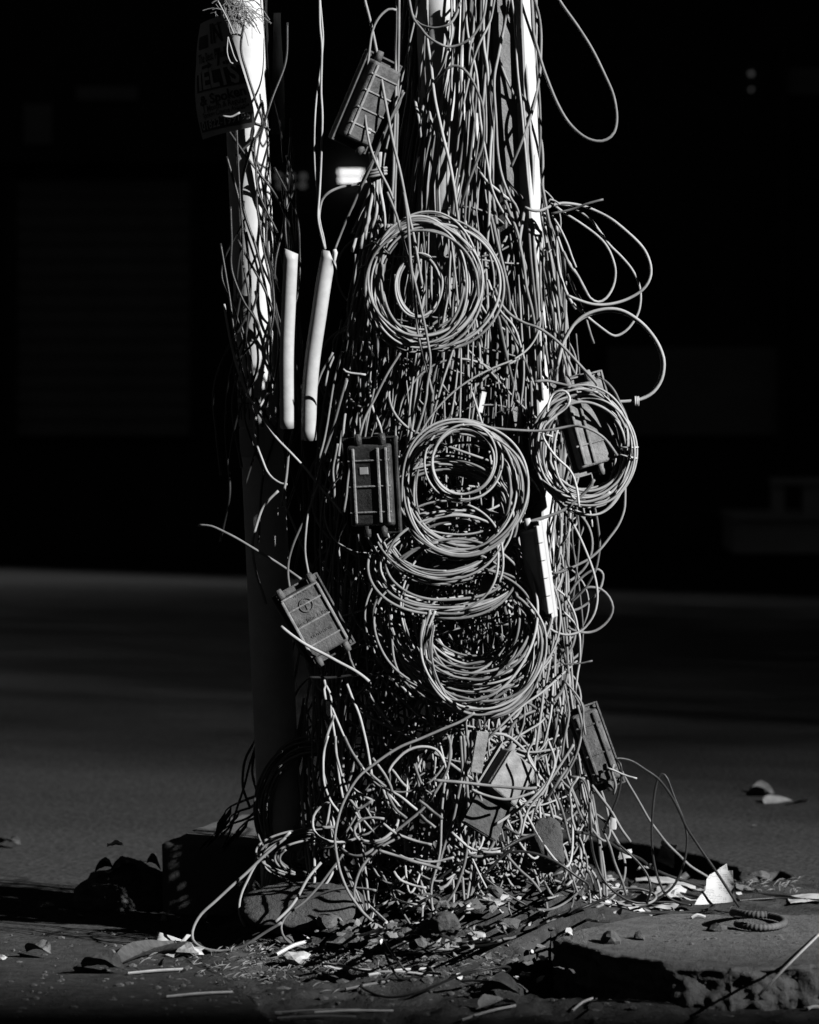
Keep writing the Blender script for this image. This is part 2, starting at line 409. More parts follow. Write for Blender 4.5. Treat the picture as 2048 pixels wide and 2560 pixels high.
for i, (px, py, w_, lab) in enumerate([(868, 430, 20, 'upper of two bright blurred lamps left of the cable bundle'), (867, 450, 18, 'lower of two bright blurred lamps left of the cable bundle')]):
    a = at(px - w_, py, FY - .05); b = at(px + w_ + 20, py, FY - .05)
    t = empty('tube_lamp', a, lab, 'lamp', 'bright lamps across the road')
    mb = MB(); mb.tube(np.array([a, b]) - a, 0.013, 10); mb.obj('tube', 'lamp_bright', t)
    mb = MB(); mb.box(((b - a)[0] / 2, .025, 0), ((b - a)[0] * 1.02, .02, .03)); mb.obj('holder', 'wall_dark', t)
for px, py, r_, lab in ((1878, 184, .016, 'faint upper light dot high on the right across the road'), (1878, 224, .011, 'faint lower light dot high on the right across the road')):
    a = at(px, py, FY - .02); mb = MB(); mb.tube([a + np.array([0, .01, 0]), a - np.array([0, .03, 0])], r_, 12)
    tag(mb.obj('wall_light', 'lamp_dim'), lab, 'light')
# two blocks on the camera's side of the street: the sun reaches the poles through the alley between them
hx, hy = math.sin(SUN_AZ), -math.cos(SUN_AZ)
nx_, ny_ = math.cos(SUN_AZ), math.sin(SUN_AZ)
def block(n0, n1, t0, t1, h, label):
    P = [(n * nx_ + t * hx, n * ny_ + t * hy) for n, t in ((n0, t0), (n1, t0), (n1, t1), (n0, t1))]
    c = np.mean(P, axis=0)
    e = empty('apartment_block', (c[0], c[1], -.16), label, 'building', 'blocks behind the camera')
    V = [(p[0] - c[0], p[1] - c[1], z) for z in (0, h) for p in P]
    mesh_obj('wall', V, [(0, 1, 5, 4), (1, 2, 6, 5), (2, 3, 7, 6), (3, 0, 4, 7), (4, 5, 6, 7)], 'tower', e)
    for fl in range(int(h // 3.2)):
        for k in range(4):
            f = (k + .5) / 4; q = np.array(P[0]) * (1 - f) + np.array(P[1]) * f - c - np.array((hx, hy)) * .02
            d = (np.array(P[1]) - np.array(P[0])); d /= np.linalg.norm(d)
            a, b = q - d * .7, q + d * .7
            mesh_obj('window', [(a[0], a[1], fl * 3.2 + 1), (b[0], b[1], fl * 3.2 + 1), (b[0], b[1], fl * 3.2 + 2.4), (a[0], a[1], fl * 3.2 + 2.4)], [(0, 1, 2, 3)], 'glass_dark', e)
block(12.1, 60, 62, 80, 58, 'tall apartment block behind the camera, shading the shops across the road')
# long block whose roof line shades the foreground
def long_block(x0, x1, y0, y1, h, label):
    e = empty('apartment_block', ((x0 + x1) / 2, (y0 + y1) / 2, -.16), label, 'building', 'blocks behind the camera')
    mb = MB(); mb.box((0, 0, (h + .16) / 2), (x1 - x0, y1 - y0, h + .16)); mb.obj('wall', 'tower', e)
    for fl in range(int(h // 3.2)):
        for k in range(8):
            mb = MB(); mb.box(((k - 3.5) * (x1 - x0) / 9, (y1 - y0) / 2 + .01, fl * 3.2 + 1.8), (1.6, .06, 1.5)); mb.obj('window', 'glass_dark', e)
long_block(18, 80, -45, -31, 28.8, 'long apartment block behind the camera, its roof line shading the foreground')
# unseen trees added behind the camera, crowns shaped to shade the far carriageway
def added_shade_tree(n0, tt, rad, nleaf, label):
    c0 = np.array([n0 * nx_ + tt * hx, n0 * ny_ + tt * hy]); zc = tt * math.tan(SUN_EL) + .3
    e = empty('street_tree', (c0[0], c0[1], -.16), label, 'tree', 'street trees behind the camera')
    P = spline([(0, 0, 0), (.1, .05, 5), (-.1, .1, 10), (0, 0, zc)], .5)
    V, F = tube(P, np.linspace(.28, .1, len(P)), 12); mesh_obj('trunk', V, F, 'leaf_dark', e, smooth=True)
    for k in range(7):
        q = np.array([rad * .7 * math.cos(k * 2.4), rad * .7 * math.sin(k * 2.4), zc + rad * .5 * math.sin(k * 1.7)]); P = spline([(0, 0, zc - rad * 1.1), q * .5 + np.array([0, 0, zc * .5 - .3]), q], .4)
        V, F = tube(P, np.linspace(.1, .03, len(P)), 7); mesh_obj('limb', V, F, 'leaf_dark', e, smooth=True)
    d = rng.normal(0, 1, (nleaf, 3)); d /= np.linalg.norm(d, axis=1)[:, None]; d *= (rng.uniform(0, 1, nleaf) ** .45)[:, None]
    c = np.array([0, 0, zc]) + d * np.array([rad, rad, rad * 1.15]); a = rng.normal(0, 1, (nleaf, 3)); a /= np.linalg.norm(a, axis=1)[:, None]; b = rng.normal(0, 1, (nleaf, 3)); b /= np.linalg.norm(b, axis=1)[:, None]
    a = a * rng.uniform(.6, 1.3, (nleaf, 1))
    V = np.stack([c, c + a * .06 + b * .03, c + a * .12, c + a * .06 - b * .03], 1).reshape(-1, 3)
    mesh_obj('crown', V, [(4 * i, 4 * i + 1, 4 * i + 2, 4 * i + 3) for i in range(nleaf)], 'leaf_dark', e)
added_shade_tree(5.2, 32.0, 2.8, 13500, 'thin-crowned street tree behind the camera to the right')
added_shade_tree(9.2, 34.0, 4.2, 76000, 'dense street tree behind the camera, beyond the thin-crowned one')
# ------------------------------------------------------------------ poles and pipes
def cyl(path, r, sides=40):
    return tube(np.asarray(path), r, sides)
LP_Y = 0.262
def pole_pts(a, b, Y, zb=None):
    A, B = at(*a, Y), at(*b, Y)
    return A, B
A_, B_ = at(600, -80, LP_Y), at(715, 2390, .03)
lp = empty('white_pole', B_, 'leaning round white-painted pole on the left, netted with cable shadows', 'pole')
V, F = cyl(spline([A_ - B_, (A_ - B_) * .5, np.zeros(3)], .1), 0.0545, 48); mesh_obj('shaft', V, F, 'pole_paint', lp, smooth=True)
def pole_axis(py):
    t = (py + 80) / (2390 + 80); return A_ * (1 - t) + B_ * t
# centre pole (white, behind the cables)
C0, C1 = at(1098, -80, 0.01), at(1190, 2120, 0.06); C1[2] = -.02
cpole = empty('white_pole', C1, 'white-painted round pole almost buried behind the hanging cables', 'pole')
V, F = cyl(spline([C0 - C1, (C0 - C1) * .5, np.zeros(3)], .1), 0.062, 40); mesh_obj('shaft', V, F, 'pole_paint', cpole, smooth=True)
# square concrete pole
def square_pole(a, b, w, yaw, name, label, material, cham=0.012):
    e = empty(name, b, label, 'pole')
    h = w / 2; prof = []
    for sx, sy in ((1, -1), (1, 1), (-1, 1), (-1, -1)):
        p = [(sx * h, sy * (h - cham)), (sx * (h - cham), sy * h)]
        if sx * sy > 0: p = p[::1]
        else: p = p[::-1]
        prof += p
    cy, sy_ = math.cos(yaw), math.sin(yaw)
    V = []; n = len(prof); K = 24
    for k in range(K + 1):
        c = (np.array(a) - np.array(b)) * (k / K)
        for x, y in prof:
            j = 0.0015 * fbm(x * 40, y * 40, c[2] * 9)
            V.append((c[0] + (x + j) * cy - (y + j) * sy_, c[1] + (x + j) * sy_ + (y + j) * cy, c[2]))
    F = []
    for k in range(K):
        for i in range(n): j = (i + 1) % n; F.append((k * n + i, k * n + j, (k + 1) * n + j, (k + 1) * n + i))
    F += [tuple(range(n))[::-1], tuple(K * n + i for i in range(n))]
    mesh_obj('shaft', V, F, material, e)
    return e
S0, S1 = at(1258, -80, 0.0), at(1345, 2110, 0.0); S1[2] = -.02
square_pole(S0, S1, 0.082, R(14), 'concrete_pole', 'square grey concrete pole with chamfered edges on the right of the bundle', 'pole_concrete')
W0, W1 = at(1303, -80, -0.03), at(1368, 1500, -0.05)
e = square_pole(W0, W1, 0.040, R(38), 'white_batten', 'narrow white batten strapped to the right side of the concrete pole', 'pole_paint', .004)
e['category'] = 'batten'
# PVC pipes
def pipe(path, r, label, cut):
    P = spline(path, .02); n = len(P); sides = 36
    Vo, _ = tube(P, r, sides); Vi, _ = tube(P, r * .86, sides)
    for Vx in (Vo, Vi):                                     # oblique cut at the top
        ring = Vx[:sides]
        off = (ring[:, 0] - P[0][0]) / r
        Vx[:sides, 2] += np.where(cut > 0, -np.maximum(0, off) * cut, off * cut)
    V = np.vstack([Vo, Vi]); F = []; N = n * sides
    for i in range(n - 1):
        for k in range(sides):
            k1 = (k + 1) % sides; a, b, c, d = i * sides + k, i * sides + k1, (i + 1) * sides + k1, (i + 1) * sides + k
            F.append((a, b, c, d)); F.append((N + a, N + d, N + c, N + b))
    for k in range(sides):
        k1 = (k + 1) % sides
        F.append((k, N + k, N + k1, k1)); e0 = (n - 1) * sides; F.append((e0 + k, e0 + k1, N + e0 + k1, N + e0 + k))
    return tag(mesh_obj('pvc_pipe', V, F, 'pvc', smooth=True), label, 'pipe', 'plastic conduits')
PY = -0.27
pipe([at(728, 628, PY), at(722, 760, PY + .005), at(717, 900, PY + .01), at(718, 1070, PY + .03)], .0172, 'straight white plastic conduit standing between the left pole and the bundle', -.006)
pipe([at(824, 628, PY), at(812, 690, PY), at(797, 790, PY), at(781, 900, PY + .01), at(773, 1000, PY + .02), at(772, 1100, PY + .03)], .0190, 'curved white plastic conduit with a slanted top beside the bundle', .045)

# ------------------------------------------------------------------ posters and notices with lettering
def text_geo(s, bold=0.0):
    cu = bpy.data.curves.new('lettering', 'FONT'); cu.body = s; cu.size = 1.0; cu.offset = bold; cu.resolution_u = 3
    o = bpy.data.objects.new('lettering', cu); COL.objects.link(o)
    dg = bpy.context.evaluated_depsgraph_get(); dg.update()
    me = bpy.data.meshes.new_from_object(o.evaluated_get(dg))
    V = np.array([v.co[:] for v in me.vertices]); F = [tuple(p.vertices) for p in me.polygons]
    bpy.data.objects.remove(o); bpy.data.curves.remove(cu); bpy.data.meshes.remove(me)
    V[:, 0] -= V[:, 0].min(); V[:, :2] /= max(1e-6, V[:, 0].max())     # width = 1
    return V[:, :2], F
def lettering(s, u0, v0, u1, aspect, surf, material, parent, bold=0.0, squash=1.0, slope=0.0, name='lettering'):
    V, F = text_geo(s, bold)
    W = [surf(u0 + (u1 - u0) * p[0], v0 + p[1] * (u1 - u0) * aspect * squash + slope * p[0]) for p in V]
    return mesh_obj(name, np.array(W) - np.array(parent.location), F, material, parent)
def grid_surface(name, surf, nu, nv, material, parent=None, thick=0.0):
    V = []; UV = []
    for j in range(nv + 1):
        for i in range(nu + 1):
            V.append(surf(i / nu, j / nv)); UV.append((i / nu, j / nv))
    F = [(j * (nu + 1) + i, j * (nu + 1) + i + 1, (j + 1) * (nu + 1) + i + 1, (j + 1) * (nu + 1) + i) for j in range(nv) for i in range(nu)]
    V = np.array(V)
    if parent is not None: V = V - np.array(parent.location)
    return mesh_obj(name, V, F, material, parent, smooth=True, uv=UV)
Lk = [(507, 349), (486, 228), (490, 156), (502, 60)]; Rk = [(636, 317), (630, 262), (603, 156), (556, 38)]
def poster_surf(off=0.0):
    L = spline([at(x, y, LP_Y - .055 + .01 * math.sin(y / 60.0)) for x, y in Lk], .004); Q = spline([at(x, y, LP_Y - .20) for x, y in Rk], .004)
    def f(u, v):
        a = L[min(len(L) - 1, max(0, int(v * (len(L) - 1))))]; b = Q[min(len(Q) - 1, max(0, int(v * (len(Q) - 1))))]
        p = a * (1 - u) + b * u
        p = p + np.array([-.55, -.83, 0]) * (.012 * math.sin(math.pi * u) + .004 * math.sin(9 * v + 3 * u) + off)
        return p
    return f
ps = empty('poster', at(570, 349, .3), 'torn printed coaching poster hanging in shade at the top of the left pole', 'poster')
grid_surface('sheet', poster_surf(), 20, 40, 'poster', ps)
pf = poster_surf(.0015)
def band(u0, v0, u1, v1, material, parent, surf, name='print_band'):
    return grid_surface(name, lambda u, v: surf(u0 + (u1 - u0) * u, v0 + (v1 - v0) * v), 14, 6, material, parent)
pf2 = poster_surf(.003)
lettering('The Best Point', .10, .655, .80, .9, pf, 'print_dark', ps, .01)
# arrow
mb = MB(); AV = [pf(u, v) for u, v in ((.20, .60), (.36, .60), (.36, .585), (.46, .615), (.36, .645), (.36, .63), (.20, .63))]
mesh_obj('arrow_mark', np.array(AV) - np.array(ps.location), [tuple(range(7))], 'print_dark', ps)
lettering('7.5', .56, .585, .88, .8, pf, 'print_dark', ps, .03)
band(.06, .40, .985, .555, 'print_dark', ps, pf)
lettering('IELTS', .11, .425, .93, .62, pf2, 'print_light', ps, .03)
lettering('& Spoken', .10, .275, .95, .55, pf, 'print_dark', ps, .03, slope=.03)
lettering('1 Month & Regular', .16, .215, .93, .75, pf, 'print_dark', ps, .015, slope=.025)
lettering('Spoken Course Available', .12, .165, .95, .75, pf, 'print_dark', ps, .005, slope=.02)
band(.04, .055, .97, .145, 'print_dark', ps, pf)
lettering('01822-199195', .07, .075, .95, .62, pf2, 'print_light', ps, .01, slope=.015)
band(.10, .77, .42, .88, 'print_dark', ps, pf)
lettering('IN', .50, .80, .80, .7, pf, 'print_dark', ps, .03)
# second sheet right of the pole top
Q2 = [(676, 336), (680, 180), (684, 32)]; Q3 = [(711, 335), (712, 180), (704, 34)]
def sheet2(u, v):
    y = 336 + (32 - 336) * v; a = at(678 + 6 * v, y, LP_Y + .01); b = at(711 - 6 * v + 3 * math.sin(v * 5), y, LP_Y - .04)
    return a * (1 - u) + b * u
tag(grid_surface('poster', sheet2, 8, 24, 'paper_grey'), 'narrow dark poster edge sticking out right of the left pole top', 'poster')
# torn notices pasted round the pole
def pole_patch(py0, py1, a0, a1, off=.0025):
    def f(u, v, k=0.0):
        py = py1 + (py0 - py1) * v; c = pole_axis(py); a = R(a0 + (a1 - a0) * u); r = .0545 + off + k
        return np.array([c[0] + r * math.sin(a), c[1] - r * math.cos(a), c[2]])
    return f
for (p0, p1, a0, a1, lines, lab) in ((748, 860, -85, -5, ('01980', '213 18', '01956 09', '0195'), 'small torn notice with phone digits pasted on the left pole at conduit height'),
                                     (940, 1075, -85, -15, ('HOSTEL', 'SEAT', 'TO LET', '0171'), 'middle torn notice pasted on the shaded side of the left pole'),
                                     (1080, 1148, -85, 10, (), 'lowest grey notice pasted on the left pole below the conduits')):
    f = pole_patch(p0, p1, a0, a1)
    c = pole_axis(p1); e = empty('notice', c, lab, 'notice')
    grid_surface('sheet', lambda u, v: f(u, v), 14, 6, 'poster', e)
    for i, s in enumerate(lines):
        lettering(s, .12, .74 - .2 * i, .85, .7, lambda u, v: f(u, v, .0012), 'print_dark', e, .02)
# dry straw and frayed twine tied round the pole top
st_mb = MB()
for i in range(130):
    c = at(random.gauss(590, 26), random.gauss(18, 22), LP_Y - random.uniform(.04, .2))
    a = random.uniform(0, 6.28); L = random.uniform(.02, .06); d = np.array([math.cos(a), random.uniform(-.5, .3), math.sin(a) - .5]) * L
    st_mb.tube(spline([c, c + d * .5 + np.array([0, 0, .006]), c + d], .012), random.uniform(.0006, .0013), 4)
tag(st_mb.obj('straw_tuft', 'straw'), 'tuft of dry straw and frayed twine at the left pole top', 'straw', kind='stuff')
for i, pts in enumerate(([(545, 2), (570, 50), (585, 85)], [(570, 92), (568, 130), (576, 155), (583, 158)], [(570, 92), (585, 140), (593, 154)], [(557, 290), (577, 292), (587, 288), (600, 281)])):
    P = spline([at(x, y, LP_Y - .225) for x, y in pts], .006)
    V, F = tube(P, .0017 if i < 3 else .0026, 5); tag(mesh_obj('twine', V, F, 'stick', smooth=True), ['pale twine holding the poster at its top', 'short curled twine over the poster', 'straight twine end over the poster',
        'bright bent twine end over the poster phone number'][i], 'twine')
# rope round the left pole
c = pole_axis(322)
th = np.linspace(0, 6.28, 60)[:-1]
V, F = tube(np.array([[c[0] + .0575 * math.sin(a), c[1] - .0575 * math.cos(a), c[2] + .016 * math.sin(a + 2.3)] for a in th]), .0028, 6, True)
tag(mesh_obj('rope_ring', V, F, 'stick_dull', smooth=True), 'thin twisted rope tied round the left pole under the poster', 'rope')

# ------------------------------------------------------------------ cables
HT = np.array([(-150, 1178, 168), (0, 1172, 178), (250, 1162, 195), (500, 1140, 230), (700, 1145, 275), (900, 1140, 305), (1100, 1122, 318), (1300, 1110, 325),
               (1500, 1115, 330), (1700, 1105, 335), (1900, 1105, 350), (2050, 1115, 375), (2200, 1120, 410), (2400, 1120, 450)], float)
YC, DR = 0.07, 0.78
def hull(py): return np.interp(py, HT[:, 0], HT[:, 1]), np.interp(py, HT[:, 0], HT[:, 2])
def front(px, py):
    xc, r = hull(py); u = (px - xc) / r
    return YC - DR * r / 1000 * math.sqrt(max(0.015, 1 - u * u))
def gpt(px, py, dz=0.0):
    p = on(px, py, 0.02)
    for _ in range(4): p = on(px, py, surf_h(p[0], p[1]))
    return p + np.array([0, 0, dz])
def to_ground(P, r):
    h = surf_h(P[0], P[1]) + r
    if P[2] >= h: return P
    d = P - CAMP
    for _ in range(6):
        t = (surf_h(P[0], P[1]) + r - CAMP[2]) / d[2]; P = CAMP + d * t
    return P
def place(pts, depth=None, off=None, r=.0045):
    n = len(pts); out = []
    off = random.uniform(.008, .045) if off is None else off
    wob = noise1(n, n // 2, .006)
    for i, p in enumerate(pts):
        if depth == 'g': out.append(gpt(p[0], p[1], r + .002)); continue
        if depth is None: Y = front(p[0], p[1]) - off + wob[i] + (.06 * max(0, 1 - min(i, n - 1 - i) / 1.5) if p[1] > 0 else 0)
        elif isinstance(depth, tuple): Y = depth[0] + (depth[1] - depth[0]) * i / (n - 1)
        else: Y = depth + wob[i]
        out.append(to_ground(at(p[0], p[1], Y), r))
    return np.array(out)
AUTO = {'cables hanging in the upper bundle': 'hanging', 'cables curling in the middle of the tangle': 'curling', 'cables trailing in the lower tangle': 'trailing',
        'loose cables left of the bundle': 'dangling loose', 'cables drooping to the rubble': 'drooping', 'cables on the right flank': 'running', 'long cables dropping to the rubble': 'dropping', 'cables over the lump': 'bending', 'black cables at the left pole foot': 'drooping unlit', 'cables on the ground at the base': 'lying looped', 'cables at the right foot': 'slumping', 'cables fanned under the right-hand loops': 'fanned out'}
TONE = {'cable_a': 'mid grey', 'cable_b': 'dull grey', 'cable_c': 'pale grey', 'cable_d': 'dark grey', 'cable_dark': 'black'}
def where_label(S, material, verb):
    q = S - CAMP; m = q.mean(0); f = m[1] * CP - m[2] * SP; px = 1024 + FPX * m[0] / f; py = 1280 - FPX * (m[2] * CP + m[1] * SP) / f
    xc, r = hull(py); u = (px - xc) / r
    col = 'at the far left' if u < -.7 else 'left of centre' if u < -.25 else 'at the centre' if u < .2 else 'right of centre' if u < .65 else 'at the far right'
    row = ('near the top edge' if py < 300 else 'just above the upper coil' if py < 520 else 'beside the upper coil' if py < 860 else 'between upper and middle coils' if py < 1080 else 'beside the middle coil' if py < 1380 else
           'beside the low nest of loops' if py < 1620 else 'beside the lowest coil' if py < 1800 else 'under the lowest coil' if py < 1960 else 'low above the rubble' if py < 2160 else 'on the rubble')
    L = np.linalg.norm(np.diff(S, axis=0), axis=1).sum()
    return '%s%s cable %s %s, %s' % ('long ' if L > .9 else 'short ' if L < .3 else '', TONE.get(material, 'grey'), verb, row, col)
CM = ['cable_a', 'cable_a', 'cable_b', 'cable_c', 'cable_d', 'cable_b', 'cable_c']
N_CABLE = 0
def cable(P, r, label, group=None, material=None, sides=7, step=.009, name='cable'):
    global N_CABLE; N_CABLE += 1
    S = spline(P, step)
    j = len(S)
    S = S + np.stack([noise1(j, j // 9, .0009), noise1(j, j // 9, .0012), noise1(j, j // 9, .0009)], 1)
    V, F = tube(S, r * (random.uniform(.68, .84) if r > .0036 else .92), sides)
    material = material or random.choice(CM)
    if group in AUTO: label = where_label(S, material, AUTO[group])
    return tag(mesh_obj(name, V, F, material, smooth=True), label, 'cable', group)

G_UP = ('grey cable hanging straight down the upper bundle', 'cables hanging in the upper bundle')
G_MID = ('grey cable curling across the middle of the tangle', 'cables curling in the middle of the tangle')
G_LOW = ('grey cable trailing down the lower tangle', 'cables trailing in the lower tangle')
G_LEFT = ('thin cable hanging loose between the left pole and the bundle', 'loose cables left of the bundle')
G_GND = ('dark cable lying looped on the rubble at the base', 'cables on the ground at the base')
# hero cables traced one by one: crop, points, radius (mm), depth, label or (label, group), material
T = []
def t(c, pts, r=4.5, depth=None, lab=G_MID, m=None, off=None): T.append((cp(c, pts), r, depth, lab, m, off))
# upper left
t('X', [(800, -40), (800, 0), (804, 49), (807, 104), (800, 182), (792, 247), (787, 312), (786, 373), (789, 432), (794, 480), (800, 551), (809, 593), (814, 623)], 2.6, -.27, 'bright thin wire dropping from the top into the slanted conduit', 'cable_c')
t('X', [(799, -40), (801, 60), (804, 110), (803, 162), (804, 227), (807, 286), (805, 357), (802, 422), (799, 487), (796, 545), (804, 593), (811, 623)], 3.2, -.275, 'grey wire twisted beside the bright wire into the slanted conduit')
t('B', [(30, -60), (35, 0), (65, 125), (100, 300), (150, 600), (200, 850), (240, 1050), (285, 1246), (330, 1450), (370, 1700)], 4.6, -.30, 'long straight cable crossing the tilted upper box from the top edge')
t('A', [(1700, 75), (1640, 70), (1570, 130), (1520, 230), (1490, 400), (1460, 600), (1450, 800), (1470, 1000), (1500, 1150), (1560, 1300), (1640, 1450), (1680, 1550)], 4.4, -.31, 'hooked cable arching over and down across the tilted upper box')
t('D', [(345, 0), (440, 230), (500, 450), (560, 680), (620, 880), (670, 1080), (710, 1300), (745, 1500), (765, 1620), (760, 1750), (735, 1900), (720, 2040), (640, 2330), (560, 2480)], 4.6, -.33, 'dark cable running down across the big upper coil')
t('D', [(510, 0), (545, 280), (570, 640), (600, 900), (620, 1100), (650, 1400), (700, 1620), (750, 1800), (800, 1980)], 4.6, -.325, 'grey cable dropping across the big upper coil beside the dark one')
t('X', [(1010, 230), (975, 300), (940, 390), (896, 484), (869, 545), (848, 593), (836, 623)], 4.2, -.28, 'cable slanting from the bundle down to the white peg by the slanted conduit')
t('X', [(960, 330), (935, 395), (905, 460), (880, 520), (862, 560)], 4.2, -.27, G_LEFT)
t('X', [(917, 454), (887, 462), (854, 468), (824, 481), (807, 496), (801, 515), (799, 545)], 4.6, -.265, 'short cable bending from the bundle to the wire pair at conduit top')
t('X', [(992, -20), (992, 58), (989, 227), (984, 422), (979, 519)], 5.2, -.25, G_UP)
t('X', [(998, -20), (997, 80), (995, 240), (990, 430), (986, 560)], 5.0, -.25, G_UP)
t('B', [(220, 150), (215, 400), (225, 650), (220, 900), (205, 1100), (210, 1300)], 5.6, None, G_UP)
t('B', [(255, 540), (230, 640), (180, 720), (100, 900), (50, 1040), (0, 1130)], 4.4, -.26, G_UP)
# upper right
t('B', [(1130, -120), (1195, 0), (1300, 150), (1400, 310), (1470, 450), (1520, 570), (1540, 700), (1525, 790), (1480, 835), (1420, 845), (1340, 815), (1250, 730), (1180, 610), (1120, 460), (1085, 350), (1045, 200), (1035, 60), (1030, -60)], 4.6, -.10,
  'big cable loop swinging out alone at the top right')
t('B', [(1035, -60), (1045, 0), (1075, 100), (1087, 200), (1080, 330), (1070, 470), (1040, 640), (1000, 770), (960, 880), (910, 1000)], 4.6, None, 'cable bowing over the right edge of the upper bundle', None, .05)
for q in ([(905, -40), (910, 0), (930, 150), (940, 400), (965, 650), (985, 850), (1005, 1050), (1020, 1246), (1030, 1500)], [(960, -40), (985, 200), (1000, 450), (1010, 650), (1025, 900), (1040, 1246), (1050, 1600)],
          [(985, -40), (1020, 200), (1040, 500), (1065, 700), (1080, 900), (1075, 1050), (1090, 1246)], [(1010, -40), (1030, 250), (1045, 450), (1050, 700), (1040, 1000), (1040, 1246), (1060, 1500)],
          [(1020, -40), (1050, 300), (1075, 600), (1078, 800), (1070, 1000), (1085, 1246)], [(965, -40), (970, 400), (985, 700), (1000, 1000), (1005, 1246)],
          [(900, -40), (860, 180), (830, 330), (805, 480), (815, 700), (825, 900), (850, 1050), (900, 1180), (940, 1246), (990, 1400)],
          [(815, -40), (780, 120), (720, 250), (680, 360), (630, 540), (600, 700), (590, 800), (570, 1000)], [(680, -40), (690, 100), (660, 300), (665, 500), (690, 760), (700, 1000)],
          [(620, -40), (610, 300), (605, 500), (600, 800)], [(740, -40), (740, 250), (760, 400), (775, 600), (790, 750), (780, 900), (775, 1100), (770, 1300), (760, 1500)],
          [(400, -40), (405, 250), (430, 450), (460, 650), (490, 800), (530, 950), (560, 1100), (580, 1246), (600, 1400)], [(630, -40), (650, 200), (700, 450), (720, 700), (760, 950), (800, 1150), (900, 1350)],
          [(330, 590), (350, 700), (365, 830)], [(390, 590), (370, 680), (355, 750)], [(410, 600), (430, 750), (445, 840)], [(545, -40), (555, 200), (520, 330), (480, 420), (400, 560)],
          [(830, 330), (870, 450), (920, 560), (960, 680)], [(850, 1050), (950, 1160), (1040, 1240), (1090, 1290)], [(700, 1000), (760, 1080), (840, 1150), (960, 1240)]):
    t('B', q, random.uniform(4.0, 5.2), None, G_UP)
t('B', [(755, -30), (755, 0), (740, 100), (700, 180), (660, 230), (590, 270), (530, 280), (470, 260), (410, 220), (370, 170), (320, 100), (290, -30)], 4.6, None, 'cable slung in a wide U across the white pole near the top edge', None, .05)
t('B', [(600, 20), (580, 80), (540, 140), (470, 165), (400, 160), (340, 130), (300, 50)], 4.4, None, 'smaller U of cable just above the wide one near the top edge', None, .04)
t('B', [(400, 560), (460, 470), (520, 410), (570, 390), (620, 410), (660, 460), (700, 540), (735, 640), (745, 760), (735, 880), (690, 1000), (640, 1130), (600, 1246)], 5, None, 'dark cable arching like a crook in the upper bundle', 'cable_d', .055)
# right side loops
t('E', [(320, 270), (380, 295), (450, 300), (540, 260), (640, 235), (800, 255), (950, 310), (1100, 390), (1250, 520), (1350, 640), (1400, 770), (1395, 880), (1330, 980), (1200, 1060), (1050, 1100), (900, 1100), (760, 1060), (690, 1030)], 4.6, -.12, 'outermost of three cable loops spreading right of the bundle')
t('E', [(540, 240), (580, 260), (660, 320), (800, 410), (950, 520), (1030, 610), (1080, 720), (1100, 830), (1080, 950), (1020, 1050), (950, 1085), (880, 1050), (830, 960), (770, 850), (660, 680), (600, 520)], 4.4, -.11, 'innermost of three cable loops spreading right of the bundle')
t('E', [(560, 250), (660, 250), (780, 300), (880, 370), (960, 470), (1050, 590), (1150, 690), (1240, 800), (1300, 920), (1320, 1040), (1300, 1180), (1220, 1310), (1130, 1375), (1070, 1375), (1000, 1330), (900, 1250), (790, 1150), (740, 1100)], 4.2, -.10, 'middle, lowest-hanging of three cable loops right of the bundle')
t('E', [(555, 325), (700, 290), (850, 240), (990, 205)], 3.2, -.13, 'stiff dark wire end poking out right above the three loops', 'cable_d')
t('E', [(520, 225), (540, 205), (580, 215), (625, 245)], 2.6, -.13, 'small bent wire hook where the three loops gather', 'cable_c')
for q in ([(820, 1160), (870, 1300), (910, 1440)], [(470, 60), (490, 200), (510, 290), (540, 450), (565, 620)], [(560, 340), (620, 440), (700, 610), (765, 790)], [(600, 400), (640, 600), (660, 750), (655, 1000), (640, 1250), (600, 1600)], [(650, 650), (720, 790), (800, 900), (860, 1030)],
          [(480, 300), (500, 500), (530, 800), (570, 1100), (590, 1350)], [(590, 420), (600, 700), (640, 900), (700, 1050), (760, 1150)], [(690, 840), (760, 1000), (830, 1130)], [(560, 560), (590, 760), (610, 980), (640, 1180)], [(500, 640), (520, 900), (560, 1200), (580, 1400)],
          [(640, 1500), (670, 1620), (680, 1720)], [(650, 1480), (700, 1600), (750, 1700)], [(640, 1500), (600, 1650), (580, 1760)]):
    t('E', q, random.uniform(4, 5), random.uniform(-.12, -.04), ('cable in the fan drooping under the three right-hand loops', 'cables fanned under the right-hand loops'))
t('E', [(60, 960), (110, 1090), (200, 1200), (320, 1270), (440, 1310), (560, 1390), (660, 1480), (750, 1580), (850, 1690), (920, 1770), (945, 1810), (920, 1845), (860, 1850), (740, 1820), (600, 1785), (500, 1765), (400, 1775)], 5.0, -.25, 'dark cable crossing right and folding back above the right-hand coil', 'cable_b')
for q in ([(400, 0), (395, 300), (400, 600), (420, 900), (440, 1300), (450, 1600), (470, 1932)], [(440, 0), (455, 500), (450, 900), (470, 1200), (480, 1700)], [(355, 0), (350, 400), (370, 700), (400, 1000), (420, 1200), (430, 1600), (450, 1932)],
          [(100, 80), (180, 300), (260, 500), (300, 700), (330, 950), (380, 1150), (410, 1350), (440, 1700)], [(100, 1180), (200, 1350), (300, 1550), (360, 1700), (390, 1780)], [(30, 980), (90, 1180), (150, 1500), (210, 1750), (250, 1932)],
          [(20, 300), (80, 560), (140, 800), (180, 1000), (190, 1200)], [(0, 900), (100, 1150), (230, 1320), (320, 1600), (400, 1800)], [(330, 200), (300, 400), (280, 600), (330, 800), (350, 1000)], [(460, 1200), (500, 1500), (540, 1800)]):
    t('E', q, random.uniform(4, 5.2), None, G_UP)
